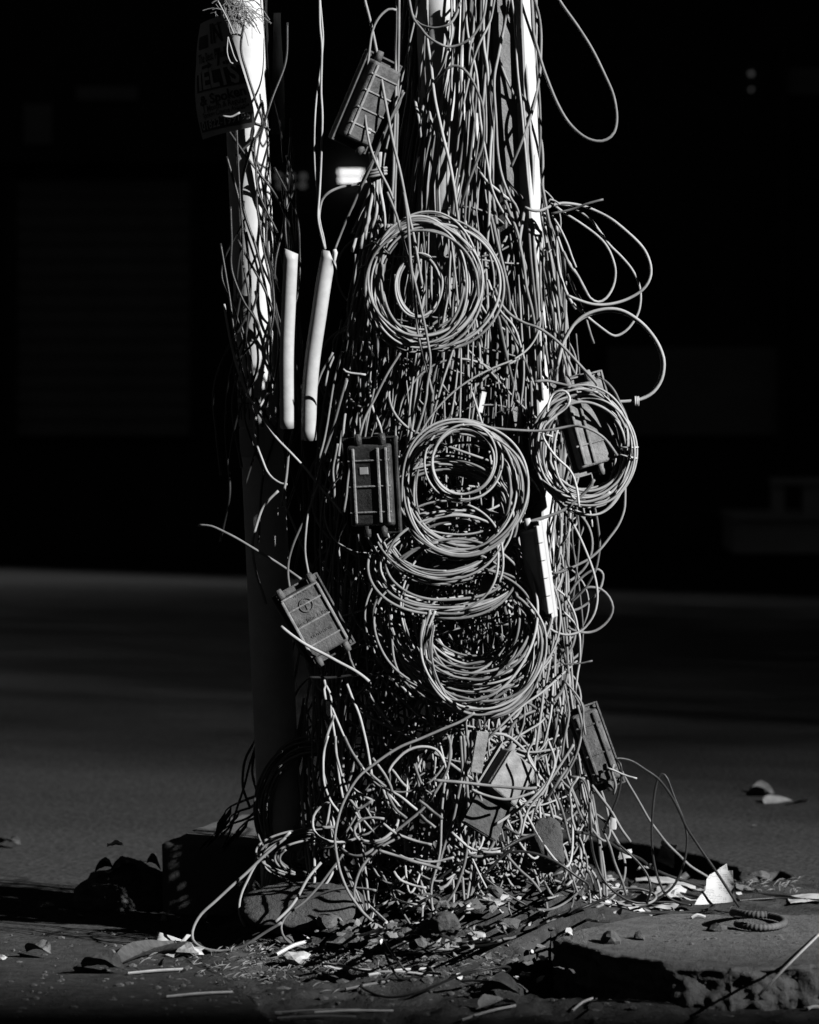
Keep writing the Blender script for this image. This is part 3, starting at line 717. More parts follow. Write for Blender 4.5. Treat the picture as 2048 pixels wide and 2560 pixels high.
# left loose cables
t('X', [(561, 759), (566, 792), (579, 858), (592, 912), (610, 964), (634, 1013), (661, 1052), (691, 1094), (730, 1136), (766, 1175), (800, 1218), (833, 1254), (861, 1287)], 4.4, (-.14, -.31), 'long cable curving from left of the pole down to the dark upright box')
t('F', [(55, 1440), (160, 1450), (270, 1500), (400, 1565), (520, 1635), (640, 1710), (780, 1800), (905, 1885)], 4.2, (-.16, -.27), 'stiff cable end sticking out left into the dark above the lower left box', 'cable_b')
t('F', [(640, 330), (600, 390), (555, 470), (525, 560), (520, 650), (535, 760), (580, 890), (620, 990), (670, 1050), (740, 1090), (790, 1095)], 4.2, (-.02, -.08), 'cable bowed against the white pole below the notices')
t('F', [(715, 1150), (640, 1220), (580, 1300), (540, 1420), (515, 1530), (510, 1620), (515, 1720), (535, 1850), (580, 1985), (610, 2090)], 4.2, (-.03, -.05), 'cable hanging in an S down the front of the left pole')
t('F', [(860, 570), (845, 640), (810, 800), (790, 1000), (765, 1150), (740, 1280)], 4.2, -.2, G_LEFT)
t('F', [(1290, 220), (1230, 430), (1170, 640), (1080, 900), (1040, 1060), (1010, 1200), (960, 1350), (890, 1490), (840, 1600), (805, 1720), (795, 1850), (812, 1990)], 3.4, -.29, 'thin cable running down into the left nozzle of the lower left box')
t('F', [(1050, 1090), (980, 1280), (950, 1400), (940, 1550), (945, 1700), (970, 1850)], 3.2, -.295, 'thin cable running down into the right nozzle of the lower left box')
for q in ([(1165, 0), (1080, 160), (1020, 320), (990, 450), (980, 560), (1000, 680)], [(1250, 0), (1200, 180), (1150, 400), (1120, 600), (1090, 760), (1060, 880)], [(760, 1230), (830, 1400), (920, 1620), (1000, 1800)],
          [(1340, 30), (1290, 220), (1260, 320)], [(1180, 20), (1130, 160), (1110, 280)], [(560, 330), (580, 200), (600, 160)], [(600, 440), (650, 510), (710, 560)], [(1210, 760), (1190, 870), (1170, 1000), (1180, 1150), (1190, 1400)]):
    t('F', q, random.uniform(3.6, 4.4), -.22, G_LEFT)
t('F', [(1725, 10), (1620, 180), (1520, 380), (1430, 560), (1380, 740), (1320, 900), (1290, 1060), (1280, 1200), (1260, 1330)], 4.4, -.345, 'cable slanting down in front of the left edge of the dark upright box')
for q in ([(1470, -100), (1470, 0), (1440, 240), (1430, 450)], [(1360, -120), (1360, 0), (1380, 250), (1400, 500), (1410, 720)], [(1450, 180), (1500, 460), (1560, 620), (1580, 710)], [(1290, 250), (1310, 380), (1370, 440), (1430, 450)],
          [(1640, 480), (1560, 640)], [(1620, 280), (1600, 480)], [(1520, 340), (1540, 200), (1620, 20)], [(1725, 330), (1660, 460)]):
    t('F', q, random.uniform(4, 4.8), None, G_MID)
t('F', [(1250, 145), (1320, 170), (1440, 185)], 3, -.33, 'pale tie end bridging two cables right of the conduits', 'cable_c')
# lower left
t('I', [(780, 595), (860, 660), (960, 730), (1080, 800), (1220, 870), (1340, 930), (1415, 985), (1480, 1040)], 5.0, -.37, 'straight cable lying across the lower end of the lower left box', 'cable_c')
for q in ([(1300, 1060), (1340, 1160), (1400, 1300), (1440, 1450), (1470, 1600), (1500, 1800)], [(1120, 1030), (1120, 1100), (1130, 1180)], [(1130, 1065), (1170, 1150), (1180, 1300), (1195, 1420), (1215, 1600), (1240, 1800), (1270, 1960)],
          [(1185, 1240), (1240, 1380), (1300, 1520), (1380, 1660), (1430, 1730), (1520, 1810), (1600, 1853)], [(1200, 1300), (1175, 1380), (1130, 1520), (1115, 1650), (1110, 1750), (1130, 1853)], [(1455, 1100), (1560, 1250), (1670, 1390)],
          [(1520, 820), (1600, 930), (1680, 1020)], [(1300, 760), (1330, 850), (1360, 930)], [(1560, 380), (1600, 560), (1660, 730), (1725, 860)], [(1480, 240), (1500, 420), (1540, 580)], [(1640, 1100), (1700, 1180), (1725, 1210)]):
    t('I', q, random.uniform(4, 4.8), random.uniform(-.30, -.22), G_LOW)
t('I', [(1725, 970), (1500, 985), (1250, 1000), (1000, 1010)], 3.6, -.28, 'dark wire stretched level left of the lowest big coil', 'cable_dark')
# middle
t('J', [(370, 0), (420, 110), (500, 210), (590, 310), (680, 370), (780, 405), (880, 415), (980, 395), (1070, 330), (1140, 230), (1180, 110), (1195, 0), (1190, -120), (1150, -250)], 4.6, None, 'wide cable bow hanging in front of the dark hollow between the coils', 'cable_c', .075)
t('J', [(500, 240), (505, 370), (530, 480), (580, 580), (650, 680), (740, 760), (840, 810), (930, 820), (1020, 800), (1080, 720), (1110, 600), (1115, 420), (1080, 200)], 4.6, None, G_MID, None, .06)
t('J', [(150, -30), (180, 0), (250, 90), (340, 150), (460, 190), (600, 205), (740, 210), (860, 205), (960, 170), (1040, 90), (1065, 0)], 4.6, None, 'cable bow closing the underside of the second coil', None, .07)
t('J', [(650, 220), (720, 320), (780, 420), (850, 510), (920, 600), (1000, 680), (1070, 735)], 4.6, None, 'straight cable slanting across the dark hollow between the coils', None, .07)
t('J', [(700, 590), (780, 650), (880, 710), (980, 745), (1080, 750), (1180, 730), (1270, 670), (1330, 570), (1350, 470), (1345, 420)], 4.6, None, G_MID, 'cable_c', .075)
t('J', [(1070, -40), (1090, 0), (1110, 200), (1165, 400), (1170, 560), (1140, 680), (1090, 740), (1060, 850), (1020, 970), (950, 1060), (870, 1100), (760, 1190), (660, 1260), (580, 1310)], 4.6, None, 'cable sweeping down across the lowest big coil to the left', 'cable_c', .085)
t('X', [(1186, 1780), (1152, 1803), (1100, 1826), (1050, 1847), (1000, 1867), (950, 1898), (905, 1935), (878, 1973), (854, 2018), (842, 2057), (837, 2096), (842, 2141), (851, 2181), (869, 2223), (890, 2256), (914, 2286), (950, 2316), (1000, 2350), (1050, 2368), (1120, 2374), (1200, 2372)], 4.6, (-.44, -.50),
  'long dark cable sweeping from the lowest big coil left and down to the ground', 'cable_b')
t('J', [(1570, 790), (1450, 900), (1330, 1000), (1200, 1100), (1080, 1200), (960, 1310), (850, 1440)], 4.6, None, 'straight cable slanting from the right edge down under the lowest coil', 'cable_a', .07)
for q in ([(100, 700), (150, 850), (250, 980), (350, 1080), (450, 1170), (540, 1230), (600, 1260)], [(270, 1350), (370, 1180), (450, 1010), (500, 930)], [(260, 560), (290, 650), (350, 750), (420, 830)], [(130, 150), (180, 330), (210, 480), (260, 630)],
          [(580, 1310), (560, 1450), (555, 1560), (560, 1700)], [(640, 1280), (670, 1390), (660, 1500), (610, 1666)], [(820, 1340), (900, 1300), (1000, 1290), (1100, 1310), (1200, 1390), (1270, 1480), (1310, 1580), (1320, 1700)],
          [(1060, 1440), (1150, 1410), (1230, 1430), (1330, 1430), (1450, 1400), (1530, 1370)], [(95, 470), (90, 570), (120, 640), (180, 690), (280, 700)], [(30, 480), (40, 580), (80, 640), (160, 690)], [(1440, 830), (1430, 1000), (1420, 1150), (1380, 1330), (1330, 1450)],
          [(1510, 900), (1510, 1060), (1470, 1260), (1420, 1420), (1360, 1560)], [(1540, 950), (1540, 1200), (1500, 1400), (1420, 1580)], [(240, 870), (330, 960), (470, 1060)], [(700, 1250), (760, 1300), (800, 1420), (850, 1560)], [(900, 1300), (860, 1400), (820, 1520), (800, 1700)],
          [(520, 500), (600, 600), (700, 700), (830, 740)], [(380, 480), (450, 590), (560, 700), (680, 770), (800, 800)], [(330, 640), (420, 760), (560, 850), (720, 880), (880, 840)], [(880, 1000), (960, 940), (1040, 880), (1210, 790)]):
    t('J', q, random.uniform(4.0, 5.0), None, G_LOW)
t('J', [(960, 1150), (955, 1290), (960, 1400), (970, 1490)], 2.6, None, 'thin tie tail hanging below the lowest big coil', None, .05)
t('J', [(1530, 920), (1600, 1000), (1640, 1080), (1645, 1200), (1630, 1350), (1580, 1480), (1500, 1600), (1440, 1700), (1380, 1800)], 4.6, None, 'long cable arc framing the lower right of the tangle', None, .05)
# right, lower loops
QL = 'loop'
t('Q', [(330, -60), (365, 0), (430, 110), (520, 240), (600, 390), (660, 520), (710, 650), (745, 780), (760, 900), (755, 1010), (730, 1110), (680, 1200), (610, 1280), (540, 1315), (460, 1328), (380, 1310), (310, 1275), (250, 1200), (220, 1130)], 3.4, -.16, 'thin bright cable in a long hairpin loop right of the white-sided box', 'cable_c')
t('X', [(1564, 1198), (1563, 1240), (1560, 1275), (1545, 1314), (1522, 1347), (1499, 1375), (1473, 1397), (1443, 1413), (1425, 1421), (1402, 1430), (1379, 1434)], 3.6, -.12, 'cable swinging from the right-hand coil down to the white-sided box')
t('Q', [(725, 0), (755, 150), (775, 300), (780, 430), (765, 560), (740, 680), (700, 760), (640, 860), (560, 950), (490, 1010)], 4.2, -.09, 'dull cable dropping from the right-hand coil and curling in at the bundle', 'cable_d')
t('Q', [(470, 930), (530, 840), (620, 750), (700, 700), (770, 685), (815, 730), (810, 800), (790, 860), (740, 930), (660, 1010), (570, 1070), (500, 1090)], 4.6, -.06, 'leaf-shaped cable loop right of the white-sided box', 'cable_b')
t('Q', [(480, 1000), (600, 900), (660, 860), (730, 860), (800, 880), (870, 950), (905, 1050), (885, 1140), (830, 1220), (750, 1280), (670, 1300), (600, 1295), (540, 1280), (480, 1250)], 4.4, -.09, 'round cable loop standing out right below the leaf-shaped loop', 'cable_b')
for q in ([(350, 870), (430, 930), (500, 1030), (550, 1150), (575, 1300), (590, 1430), (585, 1540), (545, 1590), (490, 1620)], [(330, 1060), (400, 1090), (470, 1140), (530, 1200), (570, 1270), (590, 1350), (595, 1500), (590, 1600), (570, 1700), (545, 1860)],
          [(440, 1780), (520, 1860), (580, 1940), (615, 2030), (625, 2156), (640, 2300)], [(460, 100), (440, 400), (420, 700), (440, 1000), (470, 1300)], [(330, 200), (360, 500), (380, 800), (420, 1100), (460, 1400), (480, 1700)], [(250, 80), (300, 400), (340, 760)],
          [(500, 60), (480, 300), (400, 450)], [(450, 420), (480, 640), (500, 680)]):
    t('Q', q, random.uniform(4, 4.6), random.uniform(-.14, -.04), ('cable running down the right flank behind the white-sided box', 'cables on the right flank'))
t('Q', [(420, 1620), (520, 1605), (620, 1600), (710, 1575)], 2.4, -.16, 'thin wire end poking out right low on the bundle', 'cable_d')
t('H', [(885, 1080), (840, 1150), (740, 1250), (620, 1340), (500, 1390), (370, 1430), (220, 1470), (100, 1510)], 5.0, -.29, 'dark cable slanting left from under the right-hand coil over the white-sided box', 'cable_b')
t('H', [(455, 470), (470, 390), (510, 310), (570, 280), (630, 285), (668, 340), (655, 400), (610, 450), (540, 500), (470, 560), (430, 610), (425, 680), (450, 740), (500, 820), (570, 900), (640, 960), (690, 1030), (715, 1100), (735, 1180), (750, 1310)], 4.0, -.30, 'bright white cable looped through the left side of the right-hand coil', 'cable_white')
t('H', [(-300, 560), (0, 610), (150, 625), (350, 635), (500, 625), (620, 600), (700, 590), (780, 600), (880, 640), (970, 700), (1040, 780), (1095, 860)], 4.0, -.31, 'cable crossing level through the right-hand coil over the tilted box')
t('H', [(520, 270), (590, 200), (680, 150), (780, 125), (880, 140), (980, 190), (1060, 280), (1110, 380), (1160, 480), (1190, 580), (1200, 700), (1215, 780), (1190, 900)], 4.2, -.20, 'cable arching over the top of the right-hand coil')
t('H', [(380, 780), (400, 900), (450, 1080), (520, 1230), (620, 1330), (700, 1375), (800, 1400), (900, 1390), (990, 1340), (1080, 1230), (1140, 1100), (1160, 1000)], 4.4, -.24, 'cable hanging as a lower rim under the right-hand coil', 'cable_c')
t('H', [(835, 1270), (850, 1400), (870, 1495)], 2.8, -.22, 'short white wire end dangling under the right-hand coil', 'cable_white')
# bottom right standing loops
t('K', [(262, 1005), (245, 900), (250, 780), (270, 660), (310, 580), (370, 525), (440, 508), (520, 525), (600, 575), (680, 630), (740, 700), (790, 780), (830, 860), (870, 950), (940, 1060), (1040, 1210), (1120, 1330), (1210, 1465)], 4.6, (-.12, .12), 'dark cable arching up out of the rubble and down to the slab at lower right', 'cable_dark')
t('K', [(560, 1470), (630, 1440), (720, 1385), (790, 1320), (840, 1220), (868, 1110), (872, 1000), (845, 890), (795, 770), (745, 640), (710, 608), (682, 640), (660, 740), (645, 900), (645, 1040), (660, 1180), (690, 1290), (740, 1390), (820, 1440), (900, 1460)], 4.6, (.12, .13), 'tall teardrop loop of dark cable standing at lower right among papers', 'cable_dark')
t('K', [(150, 100), (200, 200), (270, 290), (340, 390), (400, 490), (460, 610), (530, 730), (610, 870), (680, 970), (740, 1050), (820, 1130), (900, 1200), (1010, 1275)], 4.2, (-.10, .55), 'long straight cable sloping from the tangle down to the papers at right')
t('X', [(1256, 2126), (1304, 2096), (1354, 2082), (1404, 2079), (1426, 2079), (1477, 2087), (1516, 2103), (1554, 2126), (1597, 2145), (1628, 2169), (1670, 2188), (1729, 2207), (1760, 2219)], 5, (-.30, .30), 'thick dark cable humping over the rubble towards the papers', 'cable_dark')
for q in ([(400, 1040), (490, 1110), (570, 1190), (620, 1270), (635, 1360), (610, 1440)], [(250, 1010), (270, 1130), (310, 1240), (380, 1340), (450, 1400), (540, 1440), (620, 1445)], [(330, 960), (370, 1070), (410, 1190), (450, 1290), (480, 1390)],
          [(410, 510), (440, 540), (445, 620), (430, 740), (395, 840), (340, 960)], [(400, 540), (390, 600), (415, 690), (400, 740)], [(260, 680), (320, 760), (380, 840), (420, 910), (460, 980), (505, 1050)], [(80, 40), (110, 200), (90, 340), (60, 500)], [(170, 160), (195, 300), (170, 460), (100, 600), (40, 700)],
          [(0, 470), (60, 640), (130, 720), (180, 860), (230, 960)], [(120, 620), (200, 640), (240, 760), (250, 900), (255, 1000)]):
    t('K', q, random.uniform(4, 4.8), -.12, ('dark cable slumping down the right foot of the tangle', 'cables at the right foot'), random.choice(['cable_d', 'cable_b', 'cable_dark']))
t('K', [(360, 565), (450, 605), (550, 640)], 2.6, -.12, 'pale stick of wire poking right under the arching cable', 'cable_c')
# ground cables
for q, lab in (([(-60, 1570), (0, 1549), (200, 1470), (400, 1400), (560, 1385), (740, 1385), (900, 1410), (1000, 1440), (1050, 1465), (1010, 1495), (880, 1515), (600, 1520), (300, 1530)], 'long flat cable loop lying along the back of the paving slab'),
               ([(600, 1445), (800, 1450), (1100, 1450), (1350, 1430), (1500, 1425), (1725, 1440), (1800, 1445)], 'cable lying straight out to the right frame edge'),
               ([(900, 1330), (1150, 1380), (1350, 1400), (1500, 1410), (1650, 1440)], 'dark cable tucked behind the standing paper'),
               ([(1050, 1500), (1150, 1512), (1240, 1508), (1290, 1500)], 'thin short cable end on the slab by the rubber ring')):
    t('K', q, 4.6 if 'thin' not in lab else 2.6, 'g', lab, 'cable_dark')
t('L', [(820, 800), (740, 870), (640, 950), (560, 1020), (500, 1110), (460, 1190), (420, 1270), (395, 1350), (388, 1430), (400, 1500), (440, 1580)], 4.6, (-.27, -.25), 'cable hooking down beside the rounded concrete lump', 'cable_c')
t('L', [(780, 840), (640, 960), (465, 1130), (340, 1240), (200, 1370), (80, 1480), (20, 1580), (5, 1660), (30, 1720), (120, 1770), (250, 1785), (380, 1760), (480, 1710), (620, 1620), (740, 1550)], 4.8, (-.28, -.45), 'wide cable loop reaching out left over the drain to the white paper', 'cable_b')
t('L', [(1240, 550), (1130, 550), (1060, 590), (1010, 660), (1005, 750), (1040, 820), (1120, 870), (1220, 890), (1300, 880), (1380, 840), (1440, 760)], 4.6, -.34, 'round cable ring hanging in front of the footing block', 'cable_c')
t('L', [(1600, 690), (1480, 680), (1400, 700), (1350, 750), (1350, 810), (1390, 860), (1470, 885), (1570, 880), (1650, 830), (1700, 750), (1700, 650), (1640, 560)], 4.6, -.36, 'flattened cable ring right of the round one low in the tangle', 'cable_a')
for q in ([(1725, 840), (1590, 910), (1500, 980), (1420, 1070), (1370, 1180), (1345, 1290), (1350, 1370)], [(1250, 980), (1150, 1110), (1060, 1230), (930, 1370), (800, 1470), (750, 1540), (740, 1600), (770, 1680), (850, 1740), (1000, 1770), (1110, 1770)],
          [(1070, 1050), (960, 1180), (870, 1340), (800, 1440), (690, 1540)], [(780, 1470), (1000, 1340), (1150, 1280), (1280, 1265), (1400, 1265), (1520, 1280)]):
    t('L', q, 4.6, (-.36, -.46), ('cable bending down over the rounded concrete lump', 'cables over the lump'), random.choice(['cable_a', 'cable_b', 'cable_d']))
for q in ([(1190, 0), (1190, 130), (1220, 250), (1270, 400), (1320, 560), (1390, 690)], [(1130, 0), (1095, 130), (1090, 280), (1100, 400), (1150, 540), (1215, 630)], [(1265, 0), (1330, 130), (1410, 260)], [(1500, 180), (1580, 290), (1640, 420), (1650, 520)], [(1290, 500), (1380, 600), (1500, 540)],
          [(1400, 900), (1420, 980), (1440, 1040)], [(1340, 440), (1420, 500), (1510, 540)], [(1630, 480), (1700, 560), (1725, 600)], [(1370, 160), (1320, 330), (1290, 440)]):
    t('L', q, random.uniform(4, 4.8), -.36, G_LOW)
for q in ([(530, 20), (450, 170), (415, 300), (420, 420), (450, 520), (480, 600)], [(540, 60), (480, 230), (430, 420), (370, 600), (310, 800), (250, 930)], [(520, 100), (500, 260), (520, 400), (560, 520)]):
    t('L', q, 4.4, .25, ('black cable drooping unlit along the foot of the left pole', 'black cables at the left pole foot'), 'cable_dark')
for q in ([(640, 300), (610, 560), (595, 830), (560, 1000), (530, 1130), (540, 1290), (570, 1430), (640, 1530)], [(790, 0), (870, 330), (930, 560), (1000, 720), (1070, 830)], [(650, 0), (670, 60), (660, 220), (600, 360), (480, 530), (330, 660), (180, 780), (60, 920), (0, 1020)],
          [(750, 0), (760, 250), (730, 450), (690, 640), (630, 800), (580, 960), (520, 1110)], [(775, 0), (790, 250), (810, 500), (815, 700), (790, 900), (740, 1060), (680, 1190), (590, 1290)]):
    t('M', q, 4.8, (-.40, -.34), ('long cable dropping from the lower tangle to the rubble', 'long cables dropping to the rubble'), random.choice(['cable_a', 'cable_b']))
for q, lab in (([(1060, 870), (900, 890), (780, 930), (660, 1010), (570, 1090), (530, 1180), (550, 1280), (640, 1370), (760, 1410), (900, 1435), (1080, 1440), (1250, 1440), (1380, 1420), (1500, 1370), (1600, 1300), (1725, 1250), (1850, 1200)], 'largest dark cable loop lying over the rubble in front'),
               ([(1150, 830), (1100, 860), (1000, 950), (900, 1060), (820, 1160), (785, 1260), (800, 1370), (860, 1440), (960, 1490), (1060, 1480), (1200, 1400), (1320, 1310), (1380, 1230)], 'smaller dark cable loop inside the largest one on the rubble')):
    t('M', q, 4.8, (-.30, -.25), lab, 'cable_dark')
for q in ([(1060, 870), (1200, 865), (1350, 890), (1480, 950), (1600, 1040), (1690, 1100), (1700, 1140)], [(920, 1050), (1020, 1130), (1150, 1210), (1250, 1270), (1300, 1310)], [(1090, 890), (1190, 1000), (1280, 1080), (1350, 1170), (1390, 1250), (1390, 1330), (1340, 1390)]):
    t('M', q, 4.6, -.28, G_GND, random.choice(['cable_dark', 'cable_d']))
for q in ([(480, 1380), (520, 1480), (600, 1560), (740, 1590), (900, 1580), (1060, 1540), (1250, 1480), (1400, 1400), (1560, 1330)], [(500, 1330), (560, 1450), (680, 1530), (820, 1550), (980, 1530), (1150, 1470), (1350, 1370), (1500, 1290)], [(330, 1640), (500, 1640), (650, 1625), (820, 1600)],
          [(1000, 1560), (1150, 1500), (1300, 1430), (1450, 1330), (1600, 1230)], [(0, 1500), (200, 1450), (350, 1400), (500, 1330)], [(300, 1380), (500, 1230), (700, 1160), (900, 1140), (1100, 1150)], [(800, 1300), (1000, 1190), (1100, 1150)], [(1300, 1400), (1500, 1380), (1725, 1390), (1850, 1395)], [(1200, 1500), (1400, 1410), (1650, 1340), (1800, 1330)]):
    t('M', q, random.uniform(4.2, 5.2), 'g', G_GND, random.choice(['cable_dark', 'cable_dark', 'cable_d']))
for q in ([(560, 330), (700, 340), (900, 360), (1080, 380), (1230, 395), (1330, 390)], [(830, 400), (900, 430), (1000, 460), (1100, 470), (1200, 450), (1300, 420)], [(0, 770), (80, 790), (170, 770), (240, 710), (280, 640), (275, 570)], [(140, 850), (260, 890), (380, 930), (520, 970), (600, 990)], [(400, 910), (480, 930), (580, 930), (700, 900)],
          [(60, 260), (130, 330), (190, 380)], [(240, 410), (340, 480), (420, 550)], [(240, 250), (300, 330), (350, 380)], [(440, 480), (540, 560), (610, 610)], [(200, 420), (260, 540), (350, 610)], [(170, 650), (300, 740), (440, 790), (530, 810)], [(440, 580), (500, 630), (560, 680)],
          [(210, 280), (250, 200), (330, 120), (430, 80), (530, 85), (590, 120), (630, 200)], [(1300, 20), (1250, 150), (1350, 330)], [(1400, 40), (1450, 200), (1380, 380), (1250, 560), (1200, 740)], [(1590, 60), (1500, 200), (1370, 400), (1300, 560)], [(1480, 100), (1420, 300), (1300, 450), (1150, 570), (1000, 660)],
          [(1440, 400), (1500, 540), (1540, 680), (1560, 800)], [(1620, 300), (1560, 420), (1580, 600), (1600, 700)], [(680, 720), (760, 790), (830, 840), (950, 870), (1050, 860)], [(250, 1010), (300, 1070), (400, 1110), (490, 1130)]):
    t('M', q, random.uniform(4.2, 5), random.uniform(-.46, -.36), G_LOW)
for pts, r, depth, lab, m, off in T:
    P = place(pts, depth, off, r / 1000)
    label, group = lab if isinstance(lab, tuple) else (lab, None)
    cable(P, r / 1000, label, group, m)
print('traced cables', N_CABLE)

# ------------------------------------------------------------------ generic cables: verticals and wandering strands
def hull_pt(py, th, rho):
    xc, r = hull(py)
    return to_ground(at(xc + rho * r * math.sin(th), py, YC - DR * rho * r / 1000 * math.cos(th)), .005)
def vertical(rho0, rho1, y0=None, y1=None):
    th = R(random.uniform(-92, 92)); rho = random.uniform(rho0, rho1)
    if -80 < math.degrees(th) < -15 and rho0 > .7 and (y0 is None) and random.random() < .6: rho -= .3
    if abs(math.degrees(th) - 35) < 22 and rho0 > .7 and random.random() < .55: rho -= .25
    y0 = random.choice([-110, -110, -110, random.uniform(200, 900)]) if y0 is None else y0
    y1 = random.uniform(max(y0 + 350, 500), 2000) if y1 is None else y1
    n = max(5, int((y1 - y0) / 110))
    dth = np.cumsum(noise1(n, n // 3, .05)); dr = noise1(n, n // 2, .05)
    return np.array([hull_pt(y0 + (y1 - y0) * i / (n - 1), th + dth[i] + .0 , min(1.08, max(.2, rho + dr[i]))) for i in range(n)])
def wander(rho0, rho1, ya, yb, L=None, straight=.5):
    py = random.uniform(ya, yb); xc, r = hull(py)
    u = random.uniform(-.97, .97); rho = random.uniform(rho0, rho1)
    px = xc + u * r; L = L or random.uniform(450, 1200); n = max(6, int(L / 40)); st_ = L / (n - 1)
    hd = random.choice([math.pi / 2, math.pi / 2, random.uniform(0, math.pi)]) + random.gauss(0, .45)
    curv = noise1(n, max(4, n // 4), straight * .8) + random.gauss(0, .10)
    out = []; ylim = random.uniform(2060, 2270); thr = random.uniform(.35, .82)
    for i in range(n):
        xc, r = hull(py); uu = (px - xc) / r
        cx_ = -np.sign(uu) if abs(uu) > thr else 0.0; cy_ = -1.0 if py > ylim else 0.0
        if cx_ or cy_:                                      # steer back gently
            tgt = math.atan2(cy_ + .25 * math.sin(hd), cx_ + .25 * math.cos(hd)); dlt = (tgt - hd + math.pi) % (2 * math.pi) - math.pi
            curv[i] = max(-.42, min(.42, dlt * .5))
        ru = min(1.0, max(-1.0, uu)); ed = max(0, 1 - min(i, n - 1 - i) / 2.0)
        Y = YC - DR * r / 1000 * (math.sqrt(max(.03, 1 - ru * ru)) - (1 - rho)) + .09 * ed
        out.append(to_ground(at(px, min(py, 2300), Y), .005))
        px += st_ * math.cos(hd); py += st_ * math.sin(hd); hd += curv[i]
    return np.array(out)
def loopy(rho0, rho1, ya, yb):
    cy = random.uniform(ya, yb); xc, r = hull(cy); cx = xc + random.uniform(-.75, .75) * r
    ra = random.uniform(50, 190); rb = ra * random.uniform(.75, 1.35); a0 = random.uniform(-.4, .8); a1 = a0 + random.uniform(2.0, 5.6); n = 14; rho = random.uniform(rho0, rho1)
    out = []
    gr = random.uniform(.8, 1.25)
    for i in range(n):
        a = a0 + (a1 - a0) * i / (n - 1); k = gr ** (i / n)
        px, py = cx + ra * k * math.cos(a), min(2280, cy + rb * k * math.sin(a)); xc, r = hull(py); uu = (px - xc) / r
        if abs(uu) > 1.02: px = xc + 1.02 * r * np.sign(uu); uu = 1.02
        Y = YC - DR * r / 1000 * (math.sqrt(max(.02, 1 - min(1, uu * uu))) - (1 - rho)) + .08 * max(0, 1 - min(i, n - 1 - i) / 2.0)
        out.append(to_ground(at(px, py, Y), .005))
    return np.array(out)
def sag(xa=800, xb=1380):
    """long loose cable that leaves the lower tangle, droops to the rubble and climbs back"""
    x0 = random.uniform(xa, xb); x1 = max(760, min(1450, x0 + random.uniform(-330, 330))); y0, y1 = random.uniform(1560, 1950), random.uniform(1700, 2080)
    yb = random.uniform(2080, 2330); ob = random.uniform(-160, 160); n = 9; pts = []
    for i in range(n):
        f = i / (n - 1); k = math.sin(math.pi * f) ** .7
        px = x0 + (x1 - x0) * f + ob * k; py = (y0 + (y1 - y0) * f) * (1 - k) + yb * k
        pts.append((max(600, min(1560, px)), py))
    off = random.uniform(.0, .06); out = []
    for i, (px, py) in enumerate(pts):
        f = i / (n - 1); k = math.sin(math.pi * f)
        out.append(to_ground(at(px, py, front(px, min(py, 2150)) - off * k - .10 * k * max(0, (py - 2050) / 250) + .08 * (1 - k) ** 2), .005))
    return np.array(out)
for i in range(44): cable(sag() if i % 2 else sag(700, 950), random.uniform(.0030, .0050), 'grey cable', 'cables drooping to the rubble')
def ground_loop():
    c = gpt(random.uniform(680, 1500), random.uniform(2215, 2335)); rx, ry = random.uniform(.07, .22), random.uniform(.06, .16); a0 = random.uniform(0, 6.28); a1 = a0 + random.uniform(4.5, 7.5); n = 16
    lift = random.uniform(.0, .10); ph = random.uniform(0, 6.28); out = []
    for i in range(n):
        a = a0 + (a1 - a0) * i / (n - 1); x, y = c[0] + rx * math.cos(a) * (1 + .1 * math.sin(2 * a + ph)), c[1] + ry * math.sin(a)
        out.append((x, y, surf_h(x, y, True) + .006 + lift * max(0, math.sin(a + ph)) ** 2))
    return np.array(out)
for i in range(13): cable(ground_loop(), random.uniform(.0032, .005), 'cable', 'cables on the ground at the base', random.choice(['cable_b', 'cable_d', 'cable_a', 'cable_dark']))
for i in range(12): cable(wander(1.16, 1.3, 650, 1700, random.uniform(450, 900), .16), random.uniform(.0026, .0042), 'cable', 'cables curling in the middle of the tangle', random.choice(['cable_a', 'cable_b', 'cable_c']))
for i in range(34):                                         # thin cables wound round the left pole, dark ones added to shade it
    ya = random.choice([random.uniform(-90, 1250), random.uniform(300, 700)]); yb = ya + random.uniform(300, 800); n = 6
    a0 = R(random.uniform(-30, 110)); a1 = a0 + random.choice([0, 0, 0, 1, -1]) * random.uniform(.4, 3.0); rw = random.uniform(.058, .125); wa = noise1(n, 4, .22); wr = np.abs(noise1(n, 4, .014))
    P = []
    for j in range(n):
        f = j / (n - 1); c = pole_axis(min(ya + (yb - ya) * f, 1900)); a = a0 + (a1 - a0) * f + wa[j]; r_ = rw + wr[j]
        P.append(c + np.array([r_ * math.sin(a), -r_ * math.cos(a), 0]))
    mm = random.choice(['cable_d', 'cable_dark', 'cable_dark', 'cable_dark', 'cable_dark', 'cable_dark']); py_ = (ya + yb) / 2
    cable(np.array(P), random.uniform(.0032, .0046), '%s cable strapped to the left pole %s, %s' % (TONE[mm], 'beside the poster' if py_ < 350 else 'above the notices' if py_ < 750 else 'beside the notices' if py_ < 1150 else 'below the notices', ('winding' if abs(a1 - a0) > .3 else 'straight') + (' close in' if rw < .08 else ' standing off') + (' at right' if a0 > R(70) else ' at left' if a0 < R(10) else ' at front')),
          'cables strapped along the left pole', mm)
mass = {m: MB() for m in ('cable_a', 'cable_b', 'cable_d')}  # merged strands, front ones as well as deep ones
def fill2(P, r):
    mass[random.choice(['cable_a', 'cable_a', 'cable_b', 'cable_d'])].tube(spline(P, .010), r * .84, 6)
def fill(P, r):
    mass[random.choice(['cable_a', 'cable_a', 'cable_b', 'cable_d'])].tube(spline(P, .012), r * random.uniform(.5, .9), 5)
for i in range(52): fill2(vertical(.80, 1.0), random.uniform(.0024, .0052))
